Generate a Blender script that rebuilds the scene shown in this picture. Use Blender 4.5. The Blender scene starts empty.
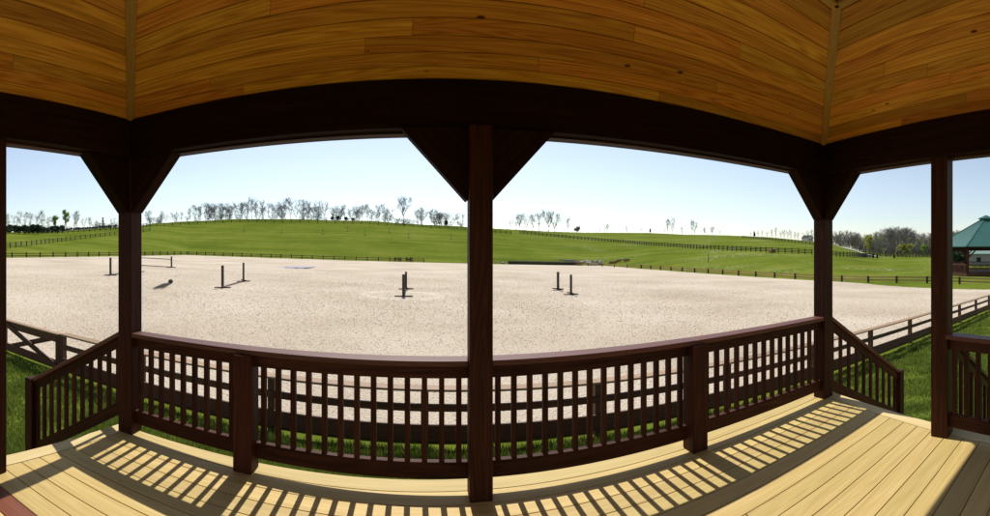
import bpy, bmesh, math, random
import numpy as np
from mathutils import Vector, Matrix

random.seed(7)
rng = np.random.default_rng(7)
scene = bpy.context.scene
COL = scene.collection

# ------------------------------------------------------------------ camera, sky, sun, exposure
EYE = 3.26                      # eye above the arena plane
DECK = 1.66                     # top of the deck
F, U0, H0 = 429.0, 424.7, 250.0     # the stitched panorama: pixels per radian, straight ahead, horizon
cam = bpy.data.cameras.new('camera')
cam.type = 'PANO'
cam.panorama_type = 'CENTRAL_CYLINDRICAL'
cam.central_cylindrical_radius = 1.0
cam.central_cylindrical_range_u_min = (0 - U0) / F
cam.central_cylindrical_range_u_max = (990 - U0) / F
cam.central_cylindrical_range_v_min = (H0 - 516) / F
cam.central_cylindrical_range_v_max = (H0 - 0) / F
cam.clip_start = 0.02
cam.clip_end = 6000
cam_ob = bpy.data.objects.new('camera', cam)
COL.objects.link(cam_ob)
cam_ob.location = (0, 0, EYE)
cam_ob.rotation_euler = (math.radians(90), 0, 0)
scene.camera = cam_ob

SUN_EL, SUN_AZ = math.radians(51.0), math.radians(-1.5)     # azimuth from +Y towards +X
world = bpy.data.worlds.new('World')
scene.world = world
world.use_nodes = True
wn = world.node_tree
bg = wn.nodes['Background']
sky = wn.nodes.new('ShaderNodeTexSky')
sky.sky_type = 'NISHITA'
sky.sun_disc = False
sky.sun_elevation = SUN_EL
sky.sun_rotation = SUN_AZ
sky.altitude = 200
sky.air_density = 1.0
sky.dust_density = 0.5
sky.ozone_density = 1.0
hs = wn.nodes.new('ShaderNodeHueSaturation')
hs.inputs['Saturation'].default_value = .74
wn.links.new(sky.outputs[0], hs.inputs['Color'])
wn.links.new(hs.outputs[0], bg.inputs[0])
bg.inputs[1].default_value = 0.112

sun = bpy.data.lights.new('sun', 'SUN')
sun.energy = 4.4
sun.angle = math.radians(0.5)
sun.color = (1.0, 0.955, 0.88)
sun_ob = bpy.data.objects.new('sun', sun)
COL.objects.link(sun_ob)
sd = Vector((math.sin(SUN_AZ) * math.cos(SUN_EL), math.cos(SUN_AZ) * math.cos(SUN_EL), math.sin(SUN_EL)))
sun_ob.rotation_euler = sd.to_track_quat('Z', 'Y').to_euler()
sun_ob.location = (0, 20, 30)

scene.view_settings.view_transform = 'Standard'
scene.view_settings.look = 'None'
scene.view_settings.exposure = 0.34
scene.view_settings.gamma = 1.0
scene.view_settings.use_curve_mapping = False
scene.cycles.max_bounces = 8
scene.cycles.diffuse_bounces = 6

# ------------------------------------------------------------------ mesh builder
class MB:
    def __init__(s):
        s.v, s.f, s.uv, s.r, s.mi = [], [], [], [], []

    def face(s, pts, uvs=None, rnd=0.5, mi=0):
        n = len(s.v)
        s.v.extend([tuple(p) for p in pts])
        s.f.append(tuple(range(n, n + len(pts))))
        s.uv.extend(uvs if uvs else [(p[0], p[1]) for p in pts])
        s.r.append(rnd)
        s.mi.append(mi)

    def bar(s, a, b, w, h, up=(0, 0, 1), w2=None, h2=None, rnd=None, mi=0):
        """box from a to b, w across, h along up"""
        a, b, up = Vector(a), Vector(b), Vector(up)
        ax = (b - a)
        L = ax.length
        ax = ax / L
        side = ax.cross(up).normalized()
        u2 = side.cross(ax).normalized()
        w2 = w if w2 is None else w2
        h2 = h if h2 is None else h2
        rnd = random.random() if rnd is None else rnd
        ou, ov = rnd * 37.0, rnd * 91.0
        c = []
        for p, ww, hh in ((a, w, h), (b, w2, h2)):
            for sx, sy in ((-1, -1), (1, -1), (1, 1), (-1, 1)):
                c.append(p + side * (sx * ww / 2) + u2 * (sy * hh / 2))
        n = len(s.v)
        s.v.extend([tuple(p) for p in c])
        q = [(0, 1, 5, 4), (1, 2, 6, 5), (2, 3, 7, 6), (3, 0, 4, 7)]
        per = [0, w, w + h, 2 * w + h, 2 * w + 2 * h]
        for k, (i, j, m, l) in enumerate(q):
            s.f.append((n + i, n + j, n + m, n + l))
            v0, v1 = ov + per[k], ov + per[k + 1]
            s.uv.extend([(ou, v0), (ou, v1), (ou + L, v1), (ou + L, v0)])
            s.r.append(rnd); s.mi.append(mi)
        for idx in ((3, 2, 1, 0), (4, 5, 6, 7)):
            s.f.append(tuple(n + i for i in idx))
            s.uv.extend([(ou, ov), (ou, ov + w), (ou + h * .2, ov + w), (ou + h * .2, ov)])
            s.r.append(rnd); s.mi.append(mi)

    def prism(s, pts, ext, udir=None, rnd=None, mi=0):
        """closed polygon extruded by ext; u runs along udir"""
        pts = [Vector(p) for p in pts]
        ext = Vector(ext)
        rnd = random.random() if rnd is None else rnd
        ud = Vector(udir).normalized() if udir is not None else (pts[1] - pts[0]).normalized()
        nn = ext.normalized()
        vd = nn.cross(ud).normalized()
        ou, ov = rnd * 37.0, rnd * 91.0
        o = pts[0]
        n = len(s.v); k = len(pts)
        s.v.extend([tuple(p) for p in pts] + [tuple(p + ext) for p in pts])
        def uv(p): return (ou + (p - o).dot(ud), ov + (p - o).dot(vd) + (p - o).dot(nn))
        # orientation
        nrm = Vector((0, 0, 0))
        for i in range(k):
            nrm += (pts[i] - o).cross(pts[(i + 1) % k] - o)
        flip = nrm.dot(ext) > 0
        b = list(range(k)); t = list(range(k, 2 * k))
        allp = pts + [p + ext for p in pts]
        fs = [b[::-1] if flip else b, t if flip else t[::-1]]
        for i in range(k):
            j = (i + 1) % k
            q = [i, j, k + j, k + i]
            fs.append(q if flip else q[::-1])
        for q in fs:
            s.f.append(tuple(n + i for i in q))
            s.uv.extend([uv(allp[i]) for i in q])
            s.r.append(rnd); s.mi.append(mi)

    def tube(s, pts, radii, n=6, cap=True, rnd=None, mi=0):
        pts = [Vector(p) for p in pts]
        rnd = random.random() if rnd is None else rnd
        base = len(s.v)
        L = 0
        rings = []
        for i, p in enumerate(pts):
            if i == 0: d = pts[1] - p
            elif i == len(pts) - 1: d = p - pts[i - 1]
            else: d = pts[i + 1] - pts[i - 1]
            d = d.normalized() if d.length > 1e-9 else Vector((0, 0, 1))
            ref = Vector((1, 0, 0)) if abs(d.x) < .8 else Vector((0, 1, 0))
            a = d.cross(ref).normalized(); b = d.cross(a)
            ring = []
            for k in range(n):
                t = 2 * math.pi * k / n
                ring.append(len(s.v))
                s.v.append(tuple(p + (a * math.cos(t) + b * math.sin(t)) * radii[i]))
            if i: L += (pts[i] - pts[i - 1]).length
            rings.append((ring, L))
        for i in range(len(rings) - 1):
            (r0, l0), (r1, l1) = rings[i], rings[i + 1]
            for k in range(n):
                j = (k + 1) % n
                s.f.append((r0[k], r0[j], r1[j], r1[k]))
                s.uv.extend([(l0, k * .1), (l0, k * .1 + .1), (l1, k * .1 + .1), (l1, k * .1)])
                s.r.append(rnd); s.mi.append(mi)
        if cap:
            for ring in (rings[0][0][::-1], rings[-1][0]):
                s.f.append(tuple(ring)); s.uv.extend([(0, 0)] * n); s.r.append(rnd); s.mi.append(mi)

    def mesh(s, name, origin=(0, 0, 0)):
        o = np.array(origin, dtype=float)
        me = bpy.data.meshes.new(name)
        v = (np.array(s.v, dtype=float) - o)
        me.from_pydata(v.tolist(), [], s.f)
        uvl = me.uv_layers.new(name='UV')
        uvl.data.foreach_set('uv', np.array(s.uv, dtype=np.float32).ravel())
        at = me.attributes.new('rnd', 'FLOAT', 'FACE')
        at.data.foreach_set('value', np.array(s.r, dtype=np.float32))
        me.polygons.foreach_set('material_index', np.array(s.mi, dtype=np.int32))
        me.update()
        return me


def wloc(o):
    p = Vector(o.location)
    while o.parent:
        o = o.parent
        p = p + Vector(o.location)
    return p


def obj(name, mb, mats, parent=None, bevel=0.0, smooth=False, label=None, local=False):
    """ONE mesh object; mb in world coordinates (or in the parent's when local)"""
    if isinstance(mb, MB):
        if local or not mb.v:
            org = (0, 0, 0)
        else:
            a = np.array(mb.v)
            lo, hi = a.min(0), a.max(0)
            org = ((lo[0] + hi[0]) / 2, (lo[1] + hi[1]) / 2, lo[2])
        me = mb.mesh(name, org)
    else:
        me, org = mb, (0, 0, 0)
    for m in (mats if isinstance(mats, (list, tuple)) else [mats]):
        me.materials.append(m)
    o = bpy.data.objects.new(name, me)
    COL.objects.link(o)
    if parent is not None:
        o.parent = parent
        o.location = Vector(org) if local else Vector(org) - wloc(parent)
    else:
        o.location = org
    if bevel:
        b = o.modifiers.new('bevel', 'BEVEL')
        b.width = bevel; b.segments = 2; b.limit_method = 'ANGLE'
    if smooth:
        me.polygons.foreach_set('use_smooth', [True] * len(me.polygons))
    if label: o['label'] = label
    return o


def tag(o, label, cat, group=None, kind=None):
    o['label'] = label
    o['category'] = cat
    if group: o['group'] = group
    if kind: o['kind'] = kind
    return o


def thing(name, label, cat, loc=(0, 0, 0), rz=0.0, group=None):
    o = bpy.data.objects.new(name, None)
    o.empty_display_size = .2
    COL.objects.link(o)
    o.location = loc
    o.rotation_euler = (0, 0, rz)
    return tag(o, label, cat, group)


def dup(root, loc, rz=0.0, scale=(1, 1, 1), label=None, group=None):
    r = root.copy(); COL.objects.link(r)
    r.location = loc; r.rotation_euler = (0, 0, rz); r.scale = scale
    if label: r['label'] = label
    if group: r['group'] = group
    for ch in list(root.children):
        c = ch.copy(); COL.objects.link(c); c.parent = r
        for g in list(ch.children):
            d = g.copy(); COL.objects.link(d); d.parent = c
    return r

# ------------------------------------------------------------------ materials
def new_mat(name):
    m = bpy.data.materials.new(name)
    m.use_nodes = True
    nt = m.node_tree
    return m, nt, nt.nodes['Principled BSDF']

def nd(nt, t, **kw):
    n = nt.nodes.new(t)
    for k, v in kw.items(): setattr(n, k, v)
    return n

def ramp(nt, stops):
    r = nd(nt, 'ShaderNodeValToRGB')
    e = r.color_ramp.elements
    while len(e) > 1: e.remove(e[-1])
    e[0].position, e[0].color = stops[0][0], (*stops[0][1], 1)
    for p, c in stops[1:]:
        x = e.new(p); x.color = (*c, 1)
    return r

def wood(name, c0, c1, c2, grain=1.0, rough=.55, knots=0.0, vary=.25, bump=.15, spec=.4, streak=(1.2, 34.0)):
    """planks: UV.x along the grain in metres, UV.y across; 'rnd' differs per plank"""
    m, nt, bs = new_mat(name)
    L = nt.links.new
    uv = nd(nt, 'ShaderNodeUVMap', uv_map='UV')
    rn = nd(nt, 'ShaderNodeAttribute', attribute_name='rnd')
    mp = nd(nt, 'ShaderNodeMapping'); mp.inputs['Scale'].default_value = (streak[0], streak[1], 1)
    L(uv.outputs[0], mp.inputs[0])
    off = nd(nt, 'ShaderNodeCombineXYZ'); L(rn.outputs['Fac'], off.inputs[2])
    sc = nd(nt, 'ShaderNodeVectorMath', operation='SCALE'); sc.inputs['Scale'].default_value = 50
    L(off.outputs[0], sc.inputs[0])
    ad = nd(nt, 'ShaderNodeVectorMath', operation='ADD'); L(mp.outputs[0], ad.inputs[0]); L(sc.outputs[0], ad.inputs[1])
    n1 = nd(nt, 'ShaderNodeTexNoise'); n1.inputs['Scale'].default_value = 1.0; n1.inputs['Detail'].default_value = 5; n1.inputs['Distortion'].default_value = .6
    L(ad.outputs[0], n1.inputs['Vector'])
    # cathedral grain: contour lines of a broad noise
    mp2 = nd(nt, 'ShaderNodeMapping'); mp2.inputs['Scale'].default_value = (.5, 9.0, 1); L(uv.outputs[0], mp2.inputs[0])
    ad2 = nd(nt, 'ShaderNodeVectorMath', operation='ADD'); L(mp2.outputs[0], ad2.inputs[0]); L(sc.outputs[0], ad2.inputs[1])
    n2 = nd(nt, 'ShaderNodeTexNoise'); n2.inputs['Scale'].default_value = 1.0; n2.inputs['Detail'].default_value = 1.5; n2.inputs['Roughness'].default_value = .35
    L(ad2.outputs[0], n2.inputs['Vector'])
    mu = nd(nt, 'ShaderNodeMath', operation='MULTIPLY'); mu.inputs[1].default_value = 26; L(n2.outputs['Fac'], mu.inputs[0])
    fr = nd(nt, 'ShaderNodeMath', operation='PINGPONG'); fr.inputs[1].default_value = 1.0; L(mu.outputs[0], fr.inputs[0])
    mix = nd(nt, 'ShaderNodeMix', data_type='FLOAT'); mix.inputs[0].default_value = .42 * grain
    L(n1.outputs['Fac'], mix.inputs[2]); L(fr.outputs[0], mix.inputs[3])
    cr = ramp(nt, [(.27, c0), (.5, c1), (.73, c2)])
    L(mix.outputs[0], cr.inputs[0])
    # plank to plank
    hsv = nd(nt, 'ShaderNodeHueSaturation')
    mr = nd(nt, 'ShaderNodeMapRange'); mr.inputs['To Min'].default_value = 1 - vary; mr.inputs['To Max'].default_value = 1 + vary
    L(rn.outputs['Fac'], mr.inputs[0]); L(mr.outputs[0], hsv.inputs['Value'])
    wnz = nd(nt, 'ShaderNodeTexWhiteNoise', noise_dimensions='1D'); L(rn.outputs['Fac'], wnz.inputs['W'])
    mh = nd(nt, 'ShaderNodeMapRange'); mh.inputs['To Min'].default_value = .5 - .028 * vary; mh.inputs['To Max'].default_value = .5 + .028 * vary
    L(wnz.outputs['Value'], mh.inputs[0]); L(mh.outputs[0], hsv.inputs['Hue'])
    L(cr.outputs[0], hsv.inputs['Color'])
    col = hsv.outputs[0]
    if knots:
        mp3 = nd(nt, 'ShaderNodeMapping'); mp3.inputs['Scale'].default_value = (3.4, 6.2, 1); L(uv.outputs[0], mp3.inputs[0])
        ad3 = nd(nt, 'ShaderNodeVectorMath', operation='ADD'); L(mp3.outputs[0], ad3.inputs[0]); L(sc.outputs[0], ad3.inputs[1])
        vo = nd(nt, 'ShaderNodeTexVoronoi'); vo.inputs['Scale'].default_value = 1.0
        L(ad3.outputs[0], vo.inputs['Vector'])
        wk = nd(nt, 'ShaderNodeTexWhiteNoise', noise_dimensions='3D'); L(vo.outputs['Position'], wk.inputs['Vector'])
        mk = nd(nt, 'ShaderNodeMapRange'); mk.inputs['From Min'].default_value = .42; mk.inputs['From Max'].default_value = 1
        mk.inputs['To Min'].default_value = 0.0; mk.inputs['To Max'].default_value = .082 * knots
        L(wk.outputs['Value'], mk.inputs[0])
        lt = nd(nt, 'ShaderNodeMath', operation='SUBTRACT'); L(mk.outputs[0], lt.inputs[0]); L(vo.outputs['Distance'], lt.inputs[1])
        st = nd(nt, 'ShaderNodeMapRange'); st.inputs['From Min'].default_value = -.02; st.inputs['From Max'].default_value = .02
        L(lt.outputs[0], st.inputs[0])
        mxc = nd(nt, 'ShaderNodeMix', data_type='RGBA'); L(st.outputs[0], mxc.inputs[0]); L(col, mxc.inputs[6])
        mxc.inputs[7].default_value = (c0[0] * .22, c0[1] * .14, c0[2] * .12, 1)
        col = mxc.outputs[2]
    L(col, bs.inputs['Base Color'])
    bs.inputs['Roughness'].default_value = rough
    bs.inputs['Specular IOR Level'].default_value = spec
    bp = nd(nt, 'ShaderNodeBump'); bp.inputs['Strength'].default_value = bump; bp.inputs['Distance'].default_value = .004
    L(n1.outputs['Fac'], bp.inputs['Height']); L(bp.outputs[0], bs.inputs['Normal'])
    return m

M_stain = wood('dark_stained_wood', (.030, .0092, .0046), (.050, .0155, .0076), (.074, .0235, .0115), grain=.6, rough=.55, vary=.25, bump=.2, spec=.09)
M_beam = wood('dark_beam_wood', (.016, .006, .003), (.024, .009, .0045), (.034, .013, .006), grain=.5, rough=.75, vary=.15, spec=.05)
M_cap = wood('handrail_stained_wood', (.07, .02, .012), (.11, .034, .021), (.14, .048, .03), grain=.5, rough=.5, vary=.15, spec=.28)
M_deck = wood('deck_pine', (.45, .325, .11), (.53, .39, .142), (.60, .455, .185), grain=.4, rough=.62, vary=.14, bump=.12, knots=.7, spec=.25)
M_edge = wood('deck_edge_pine', (.50, .38, .17), (.58, .45, .21), (.64, .51, .26), grain=.4, rough=.62, vary=.06, spec=.25)
M_red = wood('red_stained_plank', (.14, .035, .014), (.20, .055, .022), (.25, .075, .03), grain=.5, rough=.5, vary=.1)
M_ceil = wood('ceiling_pine', (.42, .140, .014), (.63, .243, .028), (.74, .335, .050), grain=.74, rough=.5, vary=.30, knots=1.15, bump=.08, spec=.3, streak=(1.5, 62.0))
M_trim = wood('ceiling_trim_pine', (.40, .20, .05), (.48, .26, .07), (.54, .31, .09), grain=.5, rough=.5, vary=.1)
M_fence = wood('brown_fence_wood', (.05, .019, .009), (.082, .032, .015), (.115, .048, .023), grain=.5, rough=.6, vary=.25, spec=.3)
M_fcap = wood('fence_cap_wood', (.21, .125, .07), (.28, .175, .10), (.34, .225, .135), grain=.5, rough=.65, vary=.15, spec=.3)
M_orail = wood('orange_fence_rail', (.30, .16, .055), (.40, .225, .085), (.48, .28, .11), grain=.5, rough=.6, vary=.25)
M_black = wood('black_fence_wood', (.010, .008, .006), (.016, .013, .010), (.026, .021, .016), grain=.4, rough=.7, vary=.3)
M_grey = wood('weathered_timber', (.10, .085, .07), (.16, .14, .12), (.25, .22, .19), grain=.4, rough=.8, vary=.3)
M_jump = wood('jump_wood', (.02, .013, .009), (.034, .022, .015), (.05, .034, .023), grain=.4, rough=.6, vary=.3)

def flat(name, c, rough=.6, spec=.4, noise=.15, scale=3.0, metal=0.0):
    m, nt, bs = new_mat(name)
    L = nt.links.new
    tc = nd(nt, 'ShaderNodeTexCoord')
    n = nd(nt, 'ShaderNodeTexNoise'); n.inputs['Scale'].default_value = scale; n.inputs['Detail'].default_value = 4
    L(tc.outputs['Object'], n.inputs['Vector'])
    r = ramp(nt, [(.3, tuple(x * (1 - noise) for x in c)), (.7, tuple(min(1, x * (1 + noise)) for x in c))])
    L(n.outputs['Fac'], r.inputs[0]); L(r.outputs[0], bs.inputs['Base Color'])
    bs.inputs['Roughness'].default_value = rough; bs.inputs['Specular IOR Level'].default_value = spec
    bs.inputs['Metallic'].default_value = metal
    return m

M_bark = flat('grey_bark', (.13, .115, .105), .9, .1, .3, 2.0)
M_twig = flat('bare_twigs', (.17, .16, .155), .9, .1, .2, 1.0)
M_twigwarm = flat('brown_twigs', (.19, .16, .13), .9, .1, .25, 1.0)
M_budgreen = flat('spring_leaves', (.26, .32, .11), .8, .2, .3, .6)
M_leaf = flat('green_leaves', (.19, .27, .06), .75, .2, .35, .6)
M_leafyel = flat('yellow_green_leaves', (.34, .35, .085), .75, .2, .3, .6)
M_dark = flat('evergreen_leaves', (.04, .06, .028), .75, .2, .4, .8)
M_rust = flat('rusty_leaves', (.20, .11, .06), .85, .2, .35, 2.0)
M_greenroof = flat('green_metal_roof', (.020, .092, .076), .5, .4, .08, .5)
M_tarp = flat('blue_violet_tarp', (.15, .15, .25), .6, .3, .2, 1.5)
M_white = flat('white_paint', (.72, .72, .70), .6, .4, .05, 1.0)
M_barnwall = flat('pale_barn_wall', (.31, .30, .27), .7, .3, .08, .4)
M_barnroof = flat('pale_green_barn_roof', (.20, .30, .25), .5, .4, .1, .3)
M_stone = flat('pale_stones', (.34, .295, .24), .9, .2, .3, 3.0)
M_shingle = flat('roof_shingle', (.05, .05, .05), .9, .2, .3, 6.0)
M_smear = flat('dark_smear', (.03, .026, .024), .8, .2, .3, 20.0)
M_gravel = flat('pale_gravel', (.48, .46, .42), .95, .1, .15, 1.5)
M_dirt = flat('bare_soil', (.17, .12, .08), .95, .1, .3, 4.0)

def thin_leaf(m, amount=.5):
    nt = m.node_tree; bs = nt.nodes['Principled BSDF']
    tr = nd(nt, 'ShaderNodeBsdfTranslucent'); nt.links.new(bs.inputs['Base Color'].links[0].from_socket, tr.inputs[0])
    ms = nd(nt, 'ShaderNodeMixShader'); ms.inputs[0].default_value = amount
    nt.links.new(bs.outputs[0], ms.inputs[1]); nt.links.new(tr.outputs[0], ms.inputs[2])
    nt.links.new(ms.outputs[0], nt.nodes['Material Output'].inputs[0])
for m_ in (M_budgreen, M_leaf, M_leafyel): thin_leaf(m_, .55)
thin_leaf(M_dark, .25); thin_leaf(M_rust, .4)

def grass_mat(name, a, b, c, flowers=True):
    m, nt, bs = new_mat(name)
    L = nt.links.new
    g = nd(nt, 'ShaderNodeNewGeometry')
    n1 = nd(nt, 'ShaderNodeTexNoise'); n1.inputs['Scale'].default_value = .055; n1.inputs['Detail'].default_value = 9; n1.inputs['Roughness'].default_value = .68
    n2 = nd(nt, 'ShaderNodeTexNoise'); n2.inputs['Scale'].default_value = .42; n2.inputs['Detail'].default_value = 6; n2.inputs['Roughness'].default_value = .75
    L(g.outputs['Position'], n1.inputs['Vector']); L(g.outputs['Position'], n2.inputs['Vector'])
    # mowing streaks: noise stretched along the slope contour
    mp = nd(nt, 'ShaderNodeMapping'); mp.inputs['Scale'].default_value = (.012, .16, .16); mp.inputs['Rotation'].default_value = (0, 0, .05)
    L(g.outputs['Position'], mp.inputs[0])
    n3 = nd(nt, 'ShaderNodeTexNoise'); n3.inputs['Scale'].default_value = 1; n3.inputs['Detail'].default_value = 5
    L(mp.outputs[0], n3.inputs['Vector'])
    mx = nd(nt, 'ShaderNodeMix', data_type='FLOAT'); mx.inputs[0].default_value = .35; L(n1.outputs['Fac'], mx.inputs[2]); L(n2.outputs['Fac'], mx.inputs[3])
    mx2 = nd(nt, 'ShaderNodeMix', data_type='FLOAT'); mx2.inputs[0].default_value = .38; L(mx.outputs[0], mx2.inputs[2]); L(n3.outputs['Fac'], mx2.inputs[3])
    r = ramp(nt, [(.36, a), (.5, b), (.63, c)])
    L(mx2.outputs[0], r.inputs[0])
    col = r.outputs[0]
    if flowers:
        # drifts of small pale flowers on the right-hand field
        sp = nd(nt, 'ShaderNodeSeparateXYZ'); L(g.outputs['Position'], sp.inputs[0])
        mk = nd(nt, 'ShaderNodeMapRange'); mk.inputs['From Min'].default_value = 38; mk.inputs['From Max'].default_value = 75; L(sp.outputs[0], mk.inputs[0])
        n4 = nd(nt, 'ShaderNodeTexNoise'); n4.inputs['Scale'].default_value = .06; n4.inputs['Detail'].default_value = 4; L(g.outputs['Position'], n4.inputs['Vector'])
        m4 = nd(nt, 'ShaderNodeMapRange'); m4.inputs['From Min'].default_value = .5; m4.inputs['From Max'].default_value = .68; L(n4.outputs['Fac'], m4.inputs[0])
        v = nd(nt, 'ShaderNodeTexNoise'); v.inputs['Scale'].default_value = 1.3; v.inputs['Detail'].default_value = 3; L(g.outputs['Position'], v.inputs['Vector'])
        lt = nd(nt, 'ShaderNodeMapRange'); lt.inputs['From Min'].default_value = .56; lt.inputs['From Max'].default_value = .66; L(v.outputs['Fac'], lt.inputs[0])
        p1 = nd(nt, 'ShaderNodeMath', operation='MULTIPLY'); L(mk.outputs[0], p1.inputs[0]); L(m4.outputs[0], p1.inputs[1])
        p2 = nd(nt, 'ShaderNodeMath', operation='MULTIPLY'); L(p1.outputs[0], p2.inputs[0]); L(lt.outputs[0], p2.inputs[1])
        mc = nd(nt, 'ShaderNodeMix', data_type='RGBA'); L(p2.outputs[0], mc.inputs[0]); L(col, mc.inputs[6]); mc.inputs[7].default_value = (.42, .42, .30, 1)
        col = mc.outputs[2]
    L(col, bs.inputs['Base Color'])
    bs.inputs['Roughness'].default_value = 1.0; bs.inputs['Specular IOR Level'].default_value = 0.0
    bp = nd(nt, 'ShaderNodeBump'); bp.inputs['Strength'].default_value = .5; bp.inputs['Distance'].default_value = .12
    L(n2.outputs['Fac'], bp.inputs['Height']); L(bp.outputs[0], bs.inputs['Normal'])
    return m
M_grass = grass_mat('meadow_grass', (.068, .096, .013), (.112, .145, .019), (.172, .186, .034))

def sand_mat():
    m, nt, bs = new_mat('arena_sand')
    L = nt.links.new
    g = nd(nt, 'ShaderNodeNewGeometry')
    n1 = nd(nt, 'ShaderNodeTexNoise'); n1.inputs['Scale'].default_value = 16; n1.inputs['Detail'].default_value = 8; n1.inputs['Roughness'].default_value = .72
    n2 = nd(nt, 'ShaderNodeTexNoise'); n2.inputs['Scale'].default_value = .12; n2.inputs['Detail'].default_value = 6
    n5 = nd(nt, 'ShaderNodeTexNoise'); n5.inputs['Scale'].default_value = 2.6; n5.inputs['Detail'].default_value = 4; n5.inputs['Roughness'].default_value = .6
    for n in (n1, n2, n5): L(g.outputs['Position'], n.inputs['Vector'])
    vo = nd(nt, 'ShaderNodeTexVoronoi'); vo.inputs['Scale'].default_value = 15.0; vo.inputs['Randomness'].default_value = 1.0
    L(g.outputs['Position'], vo.inputs['Vector'])
    mx = nd(nt, 'ShaderNodeMix', data_type='FLOAT'); mx.inputs[0].default_value = .45; L(n1.outputs['Fac'], mx.inputs[2]); L(n2.outputs['Fac'], mx.inputs[3])
    r = ramp(nt, [(.34, (.37, .30, .222)), (.5, (.50, .42, .325)), (.66, (.61, .53, .425))])
    L(mx.outputs[0], r.inputs[0])
    # horses' circle of churned paler sand round a jump, and a couple of wheel tracks
    def ring(cx, cy, rad, wid):
        d = nd(nt, 'ShaderNodeVectorMath', operation='SUBTRACT'); d.inputs[1].default_value = (cx, cy, 0)
        L(g.outputs['Position'], d.inputs[0])
        fl = nd(nt, 'ShaderNodeVectorMath', operation='MULTIPLY'); fl.inputs[1].default_value = (1, 1, 0); L(d.outputs[0], fl.inputs[0])
        ln = nd(nt, 'ShaderNodeVectorMath', operation='LENGTH'); L(fl.outputs[0], ln.inputs[0])
        wob = nd(nt, 'ShaderNodeMath', operation='MULTIPLY_ADD'); L(n5.outputs['Fac'], wob.inputs[0]); wob.inputs[1].default_value = .9; L(ln.outputs['Value'], wob.inputs[2])
        s = nd(nt, 'ShaderNodeMath', operation='SUBTRACT'); L(wob.outputs[0], s.inputs[0]); s.inputs[1].default_value = rad + .45
        ab = nd(nt, 'ShaderNodeMath', operation='ABSOLUTE'); L(s.outputs[0], ab.inputs[0])
        k = nd(nt, 'ShaderNodeMapRange'); k.inputs['From Min'].default_value = wid; k.inputs['From Max'].default_value = wid * .2
        L(ab.outputs[0], k.inputs[0])
        return k.outputs[0]
    a = ring(-1.6, 30.5, 2.6, .55); b = ring(-70, -60, 88.5, .16)
    mxx = nd(nt, 'ShaderNodeMath', operation='MAXIMUM'); L(a, mxx.inputs[0]); L(b, mxx.inputs[1])
    sc = nd(nt, 'ShaderNodeMath', operation='MULTIPLY'); sc.inputs[1].default_value = .42; L(mxx.outputs[0], sc.inputs[0])
    mc = nd(nt, 'ShaderNodeMix', data_type='RGBA'); L(sc.outputs[0], mc.inputs[0]); L(r.outputs[0], mc.inputs[6]); mc.inputs[7].default_value = (.68, .61, .53, 1)
    L(mc.outputs[2], bs.inputs['Base Color'])
    bs.inputs['Roughness'].default_value = .95; bs.inputs['Specular IOR Level'].default_value = .08
    h1 = nd(nt, 'ShaderNodeMath', operation='MULTIPLY_ADD'); L(n5.outputs['Fac'], h1.inputs[0]); h1.inputs[1].default_value = .9; L(n1.outputs['Fac'], h1.inputs[2])
    h2 = nd(nt, 'ShaderNodeMath', operation='MULTIPLY_ADD'); L(vo.outputs['Distance'], h2.inputs[0]); h2.inputs[1].default_value = .8; L(h1.outputs[0], h2.inputs[2])
    bp = nd(nt, 'ShaderNodeBump'); bp.inputs['Strength'].default_value = .7; bp.inputs['Distance'].default_value = .05
    L(h2.outputs[0], bp.inputs['Height']); L(bp.outputs[0], bs.inputs['Normal'])
    return m
M_sand = sand_mat()

# ------------------------------------------------------------------ terrain
AX0, AX1, AY0, AY1 = -69.0, 50.0, 7.3, 112.0       # the riding arena
def plane(x): return -.025 * np.clip(x, -95, 80)

_cx = np.array([-60, 0, 60, 116, 144, 153, 190, 229, 300, 368, 408, 465, 490, 550, 582, 650, 683, 725, 768, 810, 834, 850, 866, 880, 910, 990, 1060, 1200])
_cy = np.array([232, 232, 231, 227.2, 225.4, 223, 221, 219, 219, 220.6, 223.2, 226.5, 228, 231.4, 232.4, 232.8, 234.5, 235.2, 237, 241, 244.5, 248, 253, 256, 257, 257, 257, 257])
_cr = np.array([235, 235, 235, 235, 235, 240, 245, 250, 250, 245, 240, 245, 255, 300, 330, 380, 385, 380, 350, 310, 285, 260, 235, 215, 200, 200, 200, 200])
_tx = np.arange(-200, 1400, 1.0)
def _smooth(a, w=9):
    k = np.hanning(w + 2)[1:-1]; k /= k.sum()
    return np.convolve(np.pad(a, w // 2, mode='edge'), k, mode='valid')
_ty = _smooth(np.interp(_tx, _cx, _cy)); _tr = _smooth(np.interp(_tx, _cx, _cr), 25)

def arena_exit(th):
    s, c = np.sin(th), np.cos(th)
    rx = np.where(s > 1e-6, AX1 / np.maximum(s, 1e-6), np.where(s < -1e-6, AX0 / np.minimum(s, -1e-6), 1e9))
    ry = np.where(c > 1e-6, AY1 / np.maximum(c, 1e-6), 1e9)
    return np.minimum(np.minimum(rx, ry), 136.0)

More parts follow.
